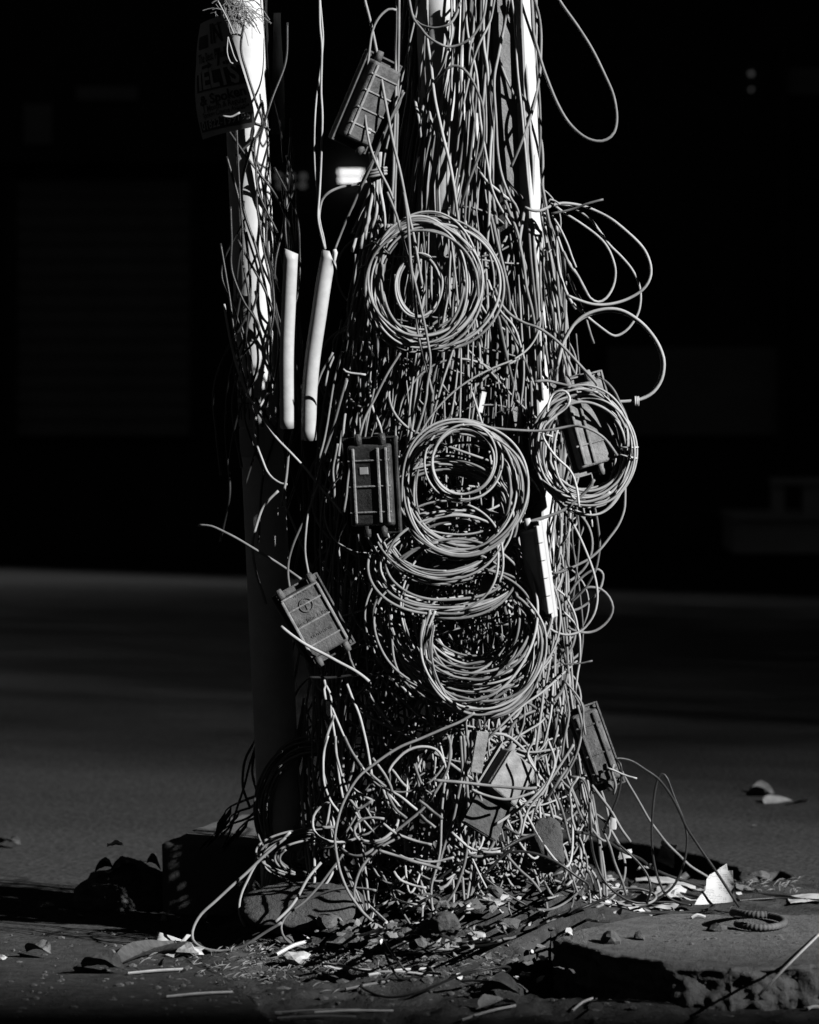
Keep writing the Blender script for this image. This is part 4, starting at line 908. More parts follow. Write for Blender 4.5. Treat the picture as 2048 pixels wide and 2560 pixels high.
for i in range(26): fill2(loopy(.9, 1.05, 1000, 1750), random.uniform(.0026, .005))
for i in range(30): fill2(wander(.88, 1.05, 1350, 2000), random.uniform(.0026, .005))
for i in range(70): fill(vertical(.88, 1.0, random.uniform(620, 1000), random.uniform(1550, 2180)), random.uniform(.003, .0052))
for i in range(90): fill(vertical(.30, .85), random.uniform(.004, .0052))
for i in range(34): fill(vertical(.4, .85, random.uniform(900, 1300), random.uniform(1700, 2150)), random.uniform(.004, .005))
for i in range(110): fill(wander(.35, .88, 500, 2150, None, .26), random.uniform(.0036, .005))
for i in range(45): fill(loopy(.5, .95, 950, 2100), random.uniform(.0038, .005))
for i in range(60): fill(wander(.6, .95, 1850, 2200, random.uniform(350, 800), .45), random.uniform(.0038, .005))
for k, (m, b) in enumerate(mass.items()):
    tag(b.obj('cable_mass', m, smooth=True), ['uncountable mid grey cables packed deep inside the tangle', 'uncountable dull grey cables packed deep inside the tangle', 'uncountable darkest cables packed deep inside the tangle'][k], 'cables', kind='stuff')

# ------------------------------------------------------------------ coils: bundles of loops held by ties
def coil(cx, cy, rx, ry, n, spread, Y, label, tilt=0.0, ties=(), r=.0045, mats=('cable_a', 'cable_c', 'cable_b'), a_range=None, lean=(0, 0), tie_mat='cable_d', jit=1.0):
    base = at(cx, cy + ry, Y)
    e = empty('cable_coil', base, label, 'coil', 'coiled cable bundles')
    ct, s_ = math.cos(R(tilt)), math.sin(R(tilt)); b = np.array(base)
    def pos(a, k, ox, oy, dy):
        x, y = rx * k * math.cos(a) + ox, ry * k * math.sin(a) + oy
        px, py = cx + x * ct - y * s_, cy + x * s_ + y * ct
        return at(px, py, Y + dy + lean[0] * (px - cx) / 1000 + lean[1] * (cy - py) / 1000)
    for i in range(int(n * 2.2)):
        k = 1 + random.uniform(-spread, spread); ox, oy = random.gauss(0, 7 * jit), random.gauss(0, 7 * jit); dy = random.uniform(-.022, .022); el = random.gauss(0, .05 * jit); lx, ly = random.gauss(0, .10 * jit), random.gauss(0, .10 * jit)
        if a_range: a0 = R(a_range[0]) + random.gauss(0, .12); a1 = R(a_range[1]) + random.gauss(0, .12)
        else: a0 = random.uniform(0, 6.28); a1 = a0 + 6.28 + random.uniform(.2, 1.4)
        m = int(abs(a1 - a0) / .13) + 4
        hk = noise1(m, 8, .019 * jit); hd = noise1(m, 7, .007 * jit) + np.array([(lx * rx * math.cos(a0 + (a1 - a0) * j / (m - 1)) + ly * ry * math.sin(a0 + (a1 - a0) * j / (m - 1))) / 1000 for j in range(m)]); hk = hk + np.array([el * math.cos(2 * (a0 + (a1 - a0) * j / (m - 1))) for j in range(m)]); dr = random.uniform(-.05, .05) * jit
        P = np.array([pos(a0 + (a1 - a0) * j / (m - 1), k * (1 + hk[j]) + dr * j / m, ox, oy, dy + hd[j]) for j in range(m)]) - b
        V, F = tube(spline(P, .011), r * random.uniform(.60, .80), 7); mesh_obj('strand', V, F, random.choice(mats), e, smooth=True)
    for ta in ties:
        a = R(ta); c0 = pos(a, 1, 0, 0, 0); rad = c0 - pos(a, .9, 0, 0, 0); rad /= np.linalg.norm(rad); fw = np.array([0, -1.0, 0])
        hw = (rx + ry) / 2 * spread / 1000 + .010
        P = np.array([c0 - b + rad * hw * math.cos(q) + fw * .024 * math.sin(q) for q in np.linspace(0, 6.28, 20)[:-1]])
        V, F = tube(P, .0024, 6, True); mesh_obj('cable_tie', V, F, tie_mat, e, smooth=True)
    return e
coil(1058, 703, 128, 146, 9, .085, -.275, 'big upper coil of cable hanging highest on the bundle', ties=(215, 330, 75), lean=(-.05, 0))
coil(1092, 708, 160, 152, 2, .03, -.26, 'pair of loose wider loops around the big upper coil')
coil(1048, 715, 58, 80, 2, .08, -.265, 'small inner loop hanging inside the big upper coil', jit=.6)
coil(1150, 1226, 146, 152, 12, .11, -.315, 'big middle coil of cable right of the dark upright box', ties=(262,), lean=(-.05, .05))
coil(1108, 1300, 172, 138, 9, .10, -.30, 'coil sagging just under the big middle coil', lean=(0, .1))
coil(1128, 1400, 168, 118, 5, .2, -.31, 'loose bridging loops between the sagging coil and the low nest', tilt=-8, lean=(0, .12), jit=1.5)
coil(1160, 1155, 82, 92, 2, .12, -.365, 'loose egg-shaped loop in front of the top of the big middle coil', tilt=20, jit=.7)
coil(1176, 1520, 150, 165, 9, .26, -.30, 'loose nest of loops around the dark hollow low in the bundle', lean=(0, .1), jit=1.6)
coil(1150, 1560, 205, 160, 6, .12, -.285, 'wide loose loops around the low nest of loops', jit=1.6)
coil(1205, 1620, 142, 164, 10, .075, -.335, 'lowest big coil, a thick U of strands tied at the bottom', ties=(88, 350), a_range=(-35, 205), jit=.7)
coil(1463, 1118, 108, 132, 10, .11, -.235, 'round right-hand coil tied with white ties over a tilted box', ties=(0, 10, 195), tie_mat='tie_white', mats=('cable_c', 'cable_a', 'cable_c'))
coil(781, 2030, 122, 158, 11, .10, .02, 'shaded coil standing on the left beside the pole foot', ties=(300,), mats=('cable_b', 'cable_d', 'cable_a'))
coil(840, 2135, 170, 62, 5, .2, -.12, 'flat coil slumped low in front of the footing block', mats=('cable_b', 'cable_d'), jit=1.5)
# two-strand big loop at right
e = empty('cable_coil', at(1600, 1000, -.15), 'lone two-strand ring standing out furthest right of the bundle', 'coil', 'coiled cable bundles')
LP = cp('E', [(600, 1640), (640, 1470), (680, 1380), (760, 1260), (880, 1180), (1040, 1145), (1180, 1170), (1330, 1270), (1440, 1400), (1500, 1520), (1520, 1620), (1500, 1750), (1430, 1860), (1320, 1925), (1180, 1945), (1120, 1945)])
for k in range(2):
    P = np.array([at(x - k * 3 * (1 + math.sin(i * .7)), y + k * 8 * (1 - i / 15), -.16 + .008 * k) for i, (x, y) in enumerate(LP)]) - np.array(e.location)
    V, F = tube(spline(P, .01), .0042, 7); mesh_obj('strand', V, F, 'cable_c', e, smooth=True)
c0 = at(1592, 1003, -.16) - np.array(e.location)
for k in range(3):
    V, F = tube(np.array([c0 + np.array([.004 * k - .004, -.009 * math.cos(q), .011 * math.sin(q)]) for q in np.linspace(0, 6.28, 16)[:-1]]), .002, 6, True); mesh_obj('cable_tie', V, F, 'tie_white', e, smooth=True)
# vertical bundle of strands left of the upper coil
e = empty('cable_coil', at(920, 860, -.22), 'tight sheaf of parallel strands left of the big upper coil', 'sheaf', 'coiled cable bundles')
for k in range(9):
    P = np.array([at(x + (k - 4) * 5 + random.gauss(0, 2), y, -.22 + random.uniform(-.02, .02)) for x, y in ((958, 560), (940, 610), (922, 680), (908, 740), (898, 800), (890, 850))]) - np.array(e.location)
    V, F = tube(spline(P, .012), .0044, 7); mesh_obj('strand', V, F, random.choice(['cable_a', 'cable_b']), e, smooth=True)
for (x, y) in ((945, 605), (926, 660)):
    c0 = at(x, y, -.22) - np.array(e.location)
    V, F = tube(np.array([c0 + np.array([.032 * math.cos(q), -.026 * math.sin(q), .012 * math.cos(q)]) for q in np.linspace(0, 6.28, 22)[:-1]]), .0026, 6, True); mesh_obj('cable_tie', V, F, 'cable_d', e, smooth=True)
# fan of strands gathered at the upper left of the bundle
e = empty('cable_coil', at(945, 520, -.24), 'fan of strands gathered under a cable knot below the tilted upper box', 'sheaf', 'coiled cable bundles')
for k in range(10):
    f = (k - 4.5) / 4.5
    P = np.array([at(x, y, -.24 + random.uniform(-.015, .015)) for x, y in ((938 + f * 14, 380), (940 + f * 8, 430), (938 + f * 12, 470), (932 + f * 28, 530), (922 + f * 40 + random.gauss(0, 5), 600 + random.uniform(-40, 30)))]) - np.array(e.location)
    V, F = tube(spline(P, .012), .0042, 7); mesh_obj('strand', V, F, random.choice(['cable_a', 'cable_c']), e, smooth=True)
c0 = at(941, 440, -.25) - np.array(e.location)
for k in range(3):
    V, F = tube(np.array([c0 + np.array([.024 * math.cos(q), -.022 * math.sin(q), .007 * k + .006 * math.cos(q)]) for q in np.linspace(0, 6.28, 22)[:-1]]), .0035, 6, True); mesh_obj('cable_tie', V, F, 'cable_a', e, smooth=True)

# ------------------------------------------------------------------ junction boxes
def rbox(w, h, d, bev=.004, seg=2, taper=1.0):
    """bevelled box: width x, depth y (front at -d), height z, taper scales the front face"""
    bm = bmesh.new(); bmesh.ops.create_cube(bm, size=1.0)
    for v in bm.verts:
        f = taper if v.co.y < 0 else 1.0
        v.co = Vector((v.co.x * w * f, (v.co.y - .5) * d, v.co.z * h * (1 - (1 - f) * w / h)))
    bmesh.ops.bevel(bm, geom=bm.edges[:], offset=bev, segments=seg, profile=.5, affect='EDGES')
    V = np.array([v.co[:] for v in bm.verts]); bm.verts.index_update(); F = [tuple(v.index for v in f.verts) for f in bm.faces]; bm.free()
    return V, F
def junction_box(cx, cy, Y, w, h, d, roll, yaw, pitch, label, material='box_plastic', glands=((-.3, 1), (.3, 1)), ribs=(.3, .0, -.3), vribs=(-.32, .32), emblem=False, sticker=None, side_mat=None, clips=False, rib_mat=None):
    c = at(cx, cy, Y)
    e = empty('junction_box', c, label, 'junction box', 'cable junction boxes')
    e.rotation_euler = (Matrix.Rotation(R(roll), 3, 'Y') @ Matrix.Rotation(R(yaw), 3, 'Z') @ Matrix.Rotation(R(pitch), 3, 'X')).to_euler()
    def add(name, V, F, m, parent=e, smooth=False): return mesh_obj(name, V, F, m, parent, smooth)
    V, F = rbox(w, h, .012, .003); V[:, 1] += .012; plate = add('base_plate', V, F, side_mat or material)
    rim = MB()
    for sx in (-1, 1): rim.box((sx * (w / 2 - .002), -.004, 0), (.004, .008, h - .001))
    for sz in (-1, 1): rim.box((0, -.004, sz * (h / 2 - .002)), (w - .009, .008, .004))
    rim.obj('rim', side_mat or material, e)
    lw, lh = w * .84, h * .86
    V, F = rbox(lw, lh, d, .007, 3, .94); lid = add('lid', V, F, material)
    for rz in ribs:
        V, F = rbox(lw * .93, .0045, .0035, .0012, 1); V[:, 1] -= d - .0005; V[:, 2] += rz * lh; add('rib', V, F, rib_mat or material, lid)  # paler rib tone stands in for light glinting on the ribs
    for rx_ in vribs:
        V, F = rbox(.007, lh * .9, .006, .002, 2); V[:, 1] -= d - .001; V[:, 0] += rx_ * lw; add('rib', V, F, rib_mat or material, lid)
    for sx in (-1, 1):
        for sz in (-1, 1):
            a = np.array([sx * (w / 2 - .009), .0, sz * (h / 2 - .009)])
            V, F = tube(np.array([a, a + np.array([0, -.006, 0])]), .0048, 10); add('screw', V, F, material, plate)
    for gx, gz in glands:
        a = np.array([gx * w, -d * .5, gz * (h / 2 - .02)]); b_ = a + np.array([0, 0, gz * .028])
        V, F = tube(np.array([a, a + (b_ - a) * .6, b_]), np.array([.0095, .0095, .0075]), 14); add('cable_gland', V, F, material, smooth=True)
    if sticker:
        V, F = rbox(sticker[2], sticker[3], .0012, .0004, 1); V[:, 1] -= d; V[:, 0] += sticker[0]; V[:, 2] += sticker[1]; add('sticker', V, F, 'label_white', lid)
    if clips:
        for k in range(5):
            V, F = rbox(.014, .0415, .016, .0012, 1); V[:, 0] += lw / 2 + .004; V[:, 1] -= d * .2; V[:, 2] += (k - 2) * .043; add('clip', V, F, side_mat or material)
    if emblem:
        y0 = -d - .0012
        a = np.linspace(0, 6.2832, 41)[:-1]
        V, F = tube(np.stack([.0165 * np.cos(a), np.full(40, y0), .038 - .008 + .0165 * np.sin(a) + .012], 1), .0016, 6, True); add('emblem_ring', V, F, material, lid, True)
        m2 = MB()
        m2.box((0, y0, .046), (.022, .002, .003)); m2.box((0, y0, .038), (.003, .002, .014)); m2.box((-.004, y0, .050), (.010, .002, .0025)); m2.obj('emblem_mark', material, lid)
        for s_, u0, u1, v, asp in (('Fiber Joint & Box', -.047, .047, .004, .95), ('OUTDOOR', -.026, .03, -.036, .95), ('TJ-BOX', -.02, .02, .072, .8)):
            V2, F2 = text_geo(s_, .02)
            W = np.stack([u0 + (u1 - u0) * V2[:, 0], np.full(len(V2), y0), v + V2[:, 1] * (u1 - u0) * asp], 1)
            # raised letters: extrude
            n = len(W); WB = W + np.array([0, .0016, 0]); FS = [tuple(f) for f in F2]
            cnt = {}
            for f in F2:
                for i in range(len(f)):
                    k = (f[i], f[(i + 1) % len(f)]); cnt[k] = 1
            for (p, q) in list(cnt):
                if (q, p) not in cnt: FS.append((p, p + n, q + n, q))
            add('raised_lettering', np.vstack([W, WB]), FS, material, lid)
    return e
junction_box(914, 254, -.27, .108, .232, .036, 23, 36, 0, 'dusty rectangular box tilted on the upper left of the bundle', 'box_plastic', ((-.25, 1), (.25, -1)), (.33, .12, -.1, -.3), (-.36,), sticker=(.018, -.062, .013, .013), rib_mat='box_dusty')
junction_box(931, 1213, -.345, .134, .233, .022, -3, -17, 0, 'dark upright rectangular box with a pale sticker left of the middle coil', 'box_dark', ((-.2, 1), (.25, 1), (-.1, -1), (.2, -1)), (.30, -.01, -.32), (-.33, .22, .40), sticker=(-.012, .036, .021, .017), rib_mat='box_dusty')
junction_box(784, 1550, -.315, .126, .196, .036, -29, 6, 0, 'tilted ribbed box with a raised round emblem low on the left', 'box_plastic', ((-.33, 1), (.33, 1), (-.3, -1), (.3, -1)), (.46, .27, -.0, -.30), (-.45, .45), emblem=True, rib_mat='box_dusty')
junction_box(1470, 1060, -.205, .135, .240, .034, -15, 12, 0, 'pale dusty box tilted behind the right-hand coil', 'box_dusty', ((-.2, 1), (.2, 1), (0, -1)), (.3, -.22), (-.36, -.14))
junction_box(1344, 1424, -.33, .078, .236, .020, -8, -52, 0, 'white-sided box turned away, its front black, right of the low nest', 'box_pale', ((0, 1), (0, -1)), (), (), side_mat='box_pale', clips=True)
junction_box(1488, 1868, -.06, .085, .215, .030, -19, 4, -8, 'long dusty box leaning at the lower right edge of the tangle', 'box_plastic', ((0, 1), (0, -1)), (.3, -.1, -.35), (-.3, .3))
junction_box(1262, 1945, -.34, .120, .130, .040, 42, 20, -24, 'grey box lying tilted in the cables near the base', 'box_dusty', ((-.3, 1),), (), (-.42,))
# flat broken tile below it
V, F = rbox(.098, .098, .02, .004, 2)
M_ = Matrix.Rotation(R(33), 3, 'Y') @ Matrix.Rotation(R(12), 3, 'Z') @ Matrix.Rotation(R(-18), 3, 'X')
V = V + rng.normal(0, .0012, V.shape); V = V @ np.array(M_).T + at(1214, 2036, -.36)
tag(mesh_obj('broken_tile', V, F, 'rubble'), 'square grey tile piece standing on its corner under the lying box', 'tile')
# white plate deep in the upper bundle and scraps of white sheet inside the tangle
for (x, y, w_, h_, rl, yw, Y, lab) in ((1180, 340, .042, .115, -4, 30, -.05, 'white flat plate standing deep in the upper bundle'), (1215, 1468, .034, .06, 8, 30, -.27, 'white scrap of plastic above the dark hollow low in the bundle'),
                                       (1203, 1010, .016, .06, 12, 40, -.16, 'torn white wrapping stuck in the bundle below the upper coil'), (1198, 1880, .03, .1, 10, 20, -.40, 'grey plate edge showing under the lowest coil')):
    V, F = rbox(w_, h_, .004, .001, 1); V += rng.normal(0, .001, V.shape)
    V = V @ np.array(Matrix.Rotation(R(rl), 3, 'Y') @ Matrix.Rotation(R(yw), 3, 'Z')).T + at(x, y, Y)
    tag(mesh_obj('plate', V, F, 'pole_paint' if 'white' in lab else 'box_dusty'), lab, 'plate')
# white peg at the slanted conduit
V, F = tube(np.array([at(836, 623, -.28), at(838, 632, -.28), at(836, 650, -.28), at(834, 665, -.28)]), np.array([.005, .0065, .004, .001]), 8)
tag(mesh_obj('white_peg', V, F, 'tie_white', smooth=True), 'small white wedge peg hanging beside the slanted conduit top', 'peg')

# ------------------------------------------------------------------ rubble, stones
ICO = None
def ico(sub):
    bm = bmesh.new(); bmesh.ops.create_icosphere(bm, subdivisions=sub, radius=1.0)
    V = np.array([v.co[:] for v in bm.verts]); F = [tuple(v.index for v in f.verts) for f in bm.faces]; bm.free(); return V, F
I3, I1, I2 = ico(4), ico(1), ico(2)
def rock(name, c, size, label, group=None, material='rubble', seed=0, ang=.35, sub=None, cat='stone', rot=0.0):
    V0, F = sub or I3; V = V0.copy()
    for i, v in enumerate(V0):
        p = Vector(v * 1.3) + Vector((seed * 7.3, seed * 3.1, 0))
        d = 1 + ang * mnoise.noise(p) + ang * .5 * mnoise.noise(p * 2.7) + ang * .25 * mnoise.noise(p * 7)
        # facet
        for q in range(5):
            n = Vector((math.sin(seed * 3 + q * 2.1), math.cos(seed * 2 + q * 1.7), math.sin(q * 2.9 + seed))).normalized()
            dd = Vector(v).dot(n)
            if dd > .62: d = min(d, .66 / dd * (1 + .05 * mnoise.noise(p * 5)))
        V[i] = v * d
    V = V * np.array(size)
    cr, sr = math.cos(rot), math.sin(rot); V = np.stack([V[:, 0] * cr - V[:, 1] * sr, V[:, 0] * sr + V[:, 1] * cr, V[:, 2]], 1) + np.array(c)
    return tag(mesh_obj(name, V, F, material, smooth=(sub is None)), label, cat, group)
rock('concrete_lump', gpt(775, 2300, .02), (.185, .13, .075), 'large rounded concrete lump crossed by cable shadows at lower left', None, 'lump', 1.3, .16, cat='lump')
rock('concrete_lump', gpt(640, 2260, .01), (.075, .09, .06), 'smaller concrete lump left of the large rounded one', None, 'lump', 4.1, .2, cat='lump')
rock('rock', at(1368, 2115, -.20), (.042, .045, .075), 'upright pale stone block at the right foot of the tangle', None, 'lump', 1.3, .22, rot=.6)
rock('rock', gpt(1240, 2290, .025), (.065, .05, .035), 'rough round stone in front inside the dark cable loops', None, 'rubble', 3.4)
rock('rock', gpt(1440, 2285, .02), (.05, .05, .03), 'flat broken stone at the left end of the slab', None, 'rubble', 5.2)
rock('rock', gpt(1110, 2330, .02), (.04, .035, .025), 'small split stone under the front cable loops', None, 'rubble', 6.6)
rock('brick', gpt(1900, 2200, .012), (.03, .018, .016), 'small broken brick piece on the dirt at right', None, 'rubble', 8.1, .15, cat='brick')
for i in range(95):
    px = random.gauss(1180, 210) if i % 4 else random.uniform(560, 1500); py = random.uniform(2140, 2370)
    s = random.uniform(.007, .03) * (1 if i % 6 else 1.4)
    rock('stone', gpt(px, py, s * .3), (s * random.uniform(.8, 1.5), s, s * random.uniform(.5, .9)), '%s grey rubble stone %s, %s' % ('larger' if s > .022 else 'small' if s > .013 else 'tiny', 'at the back of the dirt' if py < 2210 else 'midway on the dirt' if py < 2290 else 'at the front of the dirt', 'left side' if px < 900 else 'left of centre' if px < 1120 else 'right of centre' if px < 1320 else 'right side'), 'rubble stones', 'rubble', i * .7, .4, I2, rot=random.uniform(0, 6))
chips = MB()
for i in range(2600):
    if i % 3: px, py = random.gauss(1050, 260), random.gauss(2330, 70)
    else: px, py = random.uniform(0, 2048), random.uniform(2330, 2570)
    if py < 2120 or (px > 1420 and py < 2430) : continue
    c = gpt(px, py); s = abs(random.gauss(0, .0035)) + .0012
    if c[1] < -2.0: continue
    h = surf_h(c[0], c[1], True)
    V, F = I1
    chips.add(V * np.array([s * random.uniform(.6, 1.8), s * random.uniform(.6, 1.4), s * random.uniform(.4, .9)]) + np.array([c[0], c[1], h]), F)
tag(chips.obj('gravel', 'rubble'), 'loose gravel and grit scattered over the dirt and paving', 'gravel', kind='stuff')
grass = MB()
for i in range(900):
    px, py = random.gauss(800, 190), random.gauss(2405, 28)
    if random.random() < .10: px, py = random.uniform(1850, 2000), random.gauss(2215, 12)
    c = gpt(px, py); L = random.uniform(.01, .035); a = random.uniform(0, 6.28)
    d = np.array([math.cos(a), math.sin(a) * .6, random.uniform(.05, .6)]) * L
    w = np.array([-math.sin(a), math.cos(a), 0]) * .0008
    z = np.array([0, 0, surf_h(c[0], c[1], True) - c[2] + .002])
    grass.add([c + z - w, c + z + w, c + z + d * .6 + w + np.array([0, 0, .003]), c + z + d], [(0, 1, 2), (0, 2, 3)])
tag(grass.obj('dry_grass', 'straw'), 'dry grass and straw bits littering the dirt in front', 'dry grass', kind='stuff')
# ------------------------------------------------------------------ papers, leaves, sticks and other litter
def P4(c, q, zs):
    """four corners from crop pixels; zs: height above the ground for each corner's foot is solved at depth of the ground point"""
    out = []
    for (x, y), z in zip(cp(c, q), zs):
        if z == 'g': out.append(gpt(x, y, .004))
        else: out.append(at(x, y, z))
    return [np.array(p) for p in out]
def sheet(name, C, material, label, cat, bulge=.012, noise=.006, group=None, n=12, parent=None):
    a, b, c, d = C                                           # bottom-left, bottom-right, top-right, top-left
    nr = np.cross(b - a, d - a); nr /= max(1e-9, np.linalg.norm(nr)); sd = random.uniform(0, 50)
    def f(u, v):
        p = (a * (1 - u) + b * u) * (1 - v) + (d * (1 - u) + c * u) * v
        k = bulge * 4 * u * (1 - u) * (1 if bulge else 0) + noise * fbm(u * 2.2 + sd, v * 2.2, sd)
        q = p + nr * k
        e_ = .004 * fbm(u * 6 + sd, v * 6, 9.0) * (1 if min(u, v, 1 - u, 1 - v) < .05 else 0)
        q = q + (b - a) / max(1e-6, np.linalg.norm(b - a)) * e_
        h = surf_h(q[0], q[1], True) + .004
        if q[2] < h: q = np.array([q[0], q[1], h])
        return q
    return tag(grid_surface(name, f, n, n, material), label, cat, group)
TP = [(890, 1015), (925, 950), (965, 895), (1032, 838), (1042, 760), (1045, 700), (1090, 640), (1180, 600), (1225, 560), (1270, 535), (1312, 505), (1318, 550), (1326, 602), (1358, 596), (1386, 597), (1390, 700), (1402, 800), (1440, 930), (1486, 985), (1300, 1008), (1100, 1018)]
TPW = []; TUV = []
for (x, y) in TP:
    px, py = 1560 + x / 5.074, 2060 + y / 5.074; u = (x - 890) / 600
    Yp = .155 + .05 * (u - .5) - .05 * u * u + .02 * (1018 - y) / 500
    TPW.append(at(px, py, Yp)); TUV.append((u, (1018 - y) / 520))
o = tag(mesh_obj('paper', TPW, [tuple(range(len(TP)))], 'paper_print', uv=TUV), 'torn printed white paper standing upright by the slab', 'paper')
bm = bmesh.new(); bm.from_mesh(o.data); bmesh.ops.triangulate(bm, faces=bm.faces[:]); bmesh.ops.subdivide_edges(bm, edges=bm.edges[:], cuts=2, use_grid_fill=True)
for v in bm.verts: v.co.y += .006 * fbm(v.co.x * 22, v.co.z * 22, 4.0) + .012 * math.sin(v.co.x * 40)
for f in bm.faces: f.smooth = True
bm.to_mesh(o.data); bm.free()
sheet('card', P4('K', [(665, 1165), (785, 1215), (800, 1070), (715, 1050)], [.80, .74, .74, .81]), 'card_dark', 'dark back of a folded card standing behind the cable loop', 'card', .004, .003)
sheet('paper', P4('K', [(696, 1055), (800, 1105), (806, 1065), (712, 1034)], [.80, .73, .71, .78]), 'paper', 'white folded-over top flap of the dark card', 'paper', .006, .003)
sheet('paper', P4('K', [(790, 1180), (1075, 1235), (1000, 1150), (850, 1145)], ['g', 'g', 'g', 'g']), 'paper_print', 'white paper lying flat behind the standing one', 'paper', .01, .008)
sheet('paper', P4('K', [(540, 1320), (930, 1360), (930, 1325), (555, 1290)], ['g'] * 4), 'paper', 'long white paper strip on the rubble right of the tangle', 'paper', .006, .012)
sheet('paper', P4('K', [(590, 1440), (830, 1440), (870, 1370), (700, 1360)], ['g'] * 4), 'paper', 'white paper half under the flat cable loop', 'paper', .012, .012)
sheet('paper', P4('K', [(370, 1400), (480, 1400), (500, 1350), (390, 1350)], ['g'] * 4), 'paper', 'small white paper nearest the tangle on the right', 'paper', .006, .012)
sheet('paper', P4('K', [(330, 1490), (440, 1480), (420, 1445), (325, 1445)], ['g'] * 4), 'paper', 'crumpled white scrap left of the flat cable loop', 'paper', .01, .016)
sheet('paper', P4('K', [(1540, 1455), (1760, 1440), (1760, 1385), (1515, 1412)], ['g'] * 4), 'paper', 'pale paper at the right frame edge behind the slab', 'paper', .004, .004)
sheet('paper', P4('K', [(1190, 1360), (1360, 1400), (1310, 1365), (1190, 1330)], ['g'] * 4), 'paper_grey', 'grey paper lying right of the standing paper', 'paper', .004, .008)
sheet('tag', P4('K', [(375, 965), (420, 965), (415, 895), (378, 885)], [-.14] * 4), 'paper', 'small white tag hanging on a cable at the right foot', 'tag', .002, .001, n=6)
sheet('tag', P4('K', [(430, 1160), (520, 1150), (515, 1090), (440, 1110)], [.3, .3, .31, .31]), 'paper', 'folded white tag lying under the hanging tag', 'tag', .004, .003, n=6)
sheet('wrapper', P4('K', [(930, 1030), (1040, 1040), (1062, 995), (970, 990)], ['g'] * 4), 'paper_grey', 'flat grey wrapper on the road edge', 'wrapper', .002, .004)
sheet('leaf', P4('K', [(1098, 1150), (1200, 1155), (1270, 1132), (1155, 1118)], ['g', 'g', 'g', 'g']), 'leaf', 'folded pale leaf lying on the road edge below the wrapper', 'leaf', .006, .004)
sheet('paper', P4('N', [(915, 1225), (1090, 1260), (1160, 1140), (1010, 1105)], ['g', 'g', -.30, -.26]), 'paper', 'crumpled white paper by the drain at left', 'paper', .02, .02)
sheet('paper', P4('N', [(1075, 1250), (1130, 1220), (1212, 1110), (1175, 1110)], [-.34, -.34, -.33, -.33]), 'paper', 'white paper flap rising from the crumpled paper at left', 'paper', .01, .004)
for i, (px, py) in enumerate([(1545, 2235), (1575, 2262), (1610, 2175), (1650, 2240), (1690, 2205), (1720, 2255), (1600, 2285), (1530, 2205), (1480, 2250), (1500, 2285), (1760, 2230), (1660, 2275), (1815, 2235), (1560, 2150)]):
    c = gpt(px, py, .004); s_ = random.uniform(.018, .042); a = random.uniform(0, 6.28); u = np.array([math.cos(a), math.sin(a), random.uniform(-.1, .25)]) * s_; v = np.array([-math.sin(a), math.cos(a), random.uniform(.05, .6)]) * s_ * random.uniform(.6, 1.2)
    sheet('paper_scrap', [c - u - v * .5, c + u - v * .5, c + u * .8 + v * 1.2, c - u * .9 + v * 1.1], random.choice(['paper', 'paper_print', 'paper']), '%s white paper scrap among the papers right of the tangle, %s' % (['crumpled', 'torn', 'curled', 'bent', 'flat', 'folded', 'ragged'][i % 7], 'nearer the slab' if py > 2230 else 'nearer the road'), 'paper scrap', .004, .008, 'paper scraps right of the tangle', n=7)
# leaves
def leaf(c, a, b, w, label, material='leaf', curl=.35, lift=.004, Y=None):
    A, B = [gpt(*p, lift) if Y is None else at(*p, Y) for p in cp(c, [a, b])]
    ax = B - A; L = np.linalg.norm(ax); ax /= L; sd = np.cross(ax, [0, 0, 1.0]); sd /= np.linalg.norm(sd); s0 = random.uniform(0, 30)
    V = []; F = []; n, m = 14, 6
    for i in range(n + 1):
        t_ = i / n; wid = w * (math.sin(math.pi * min(1, t_ * 1.02) ** .8) ** .8) * (1 + .12 * fbm(t_ * 6, s0, 0)) + .0008
        for j in range(m + 1):
            s = (j / m - .5) * 2
            z = .006 + curl * wid * (s * s) + .010 * math.sin(t_ * 3.1) + .004 * fbm(t_ * 5 + s0, s * 2, 1)
            p = A + ax * L * t_ + sd * wid * s + np.array([0, 0, z])
            V.append(p)
    for i in range(n):
        for j in range(m): q = i * (m + 1) + j; F.append((q, q + 1, q + m + 2, q + m + 1))
    e = empty('dry_leaf', A, label, 'leaf')
    mesh_obj('blade', np.array(V) - A, F, material, e, smooth=True)
    V, F = tube(spline([A + np.array([0, 0, .007]) - ax * .012, A + ax * L * .5 + np.array([0, 0, .017]), B + np.array([0, 0, .008])], .01) - A, .0008, 5); mesh_obj('midrib', V, F, material, e)
    return e
leaf('K', (1250, 785), (1452, 790), .085, 'curled pale dry leaf farther back on the road at right', curl=.5)
leaf('K', (1415, 858), (1630, 828), .075, 'flat pointed dry leaf nearer on the road at right')
leaf('K', (1225, 992), (1375, 1002), .03, 'thin withered leaf on the road right of the wrapper', curl=.2)
leaf('N', (520, 1345), (790, 1362), .05, 'big folded dry leaf on the left paving', 'leaf_dark', .5)
leaf('N', (170, 1245), (325, 1262), .03, 'small dry leaf on the far left paving', 'leaf', .6)
leaf('N', (630, 1278), (750, 1282), .02, 'narrow leaf beside the long curled one on the left paving', 'leaf')
leaf('N', (750, 1322), (1310, 1222), .045, 'long curled dry leaf below the crumpled paper', 'leaf_dark', .6)
leaf('N', (0, 545), (130, 560), .03, 'dim leaf on the road at the far left edge', 'leaf_dark')
leaf('O', (1480, 600), (1725, 610), .06, 'broad dull leaf lying in front of the slab shadow', 'leaf_dark', .5)
leaf('O', (1480, 700), (1700, 668), .035, 'pale leaf beneath the stick at bottom right of centre', 'leaf')
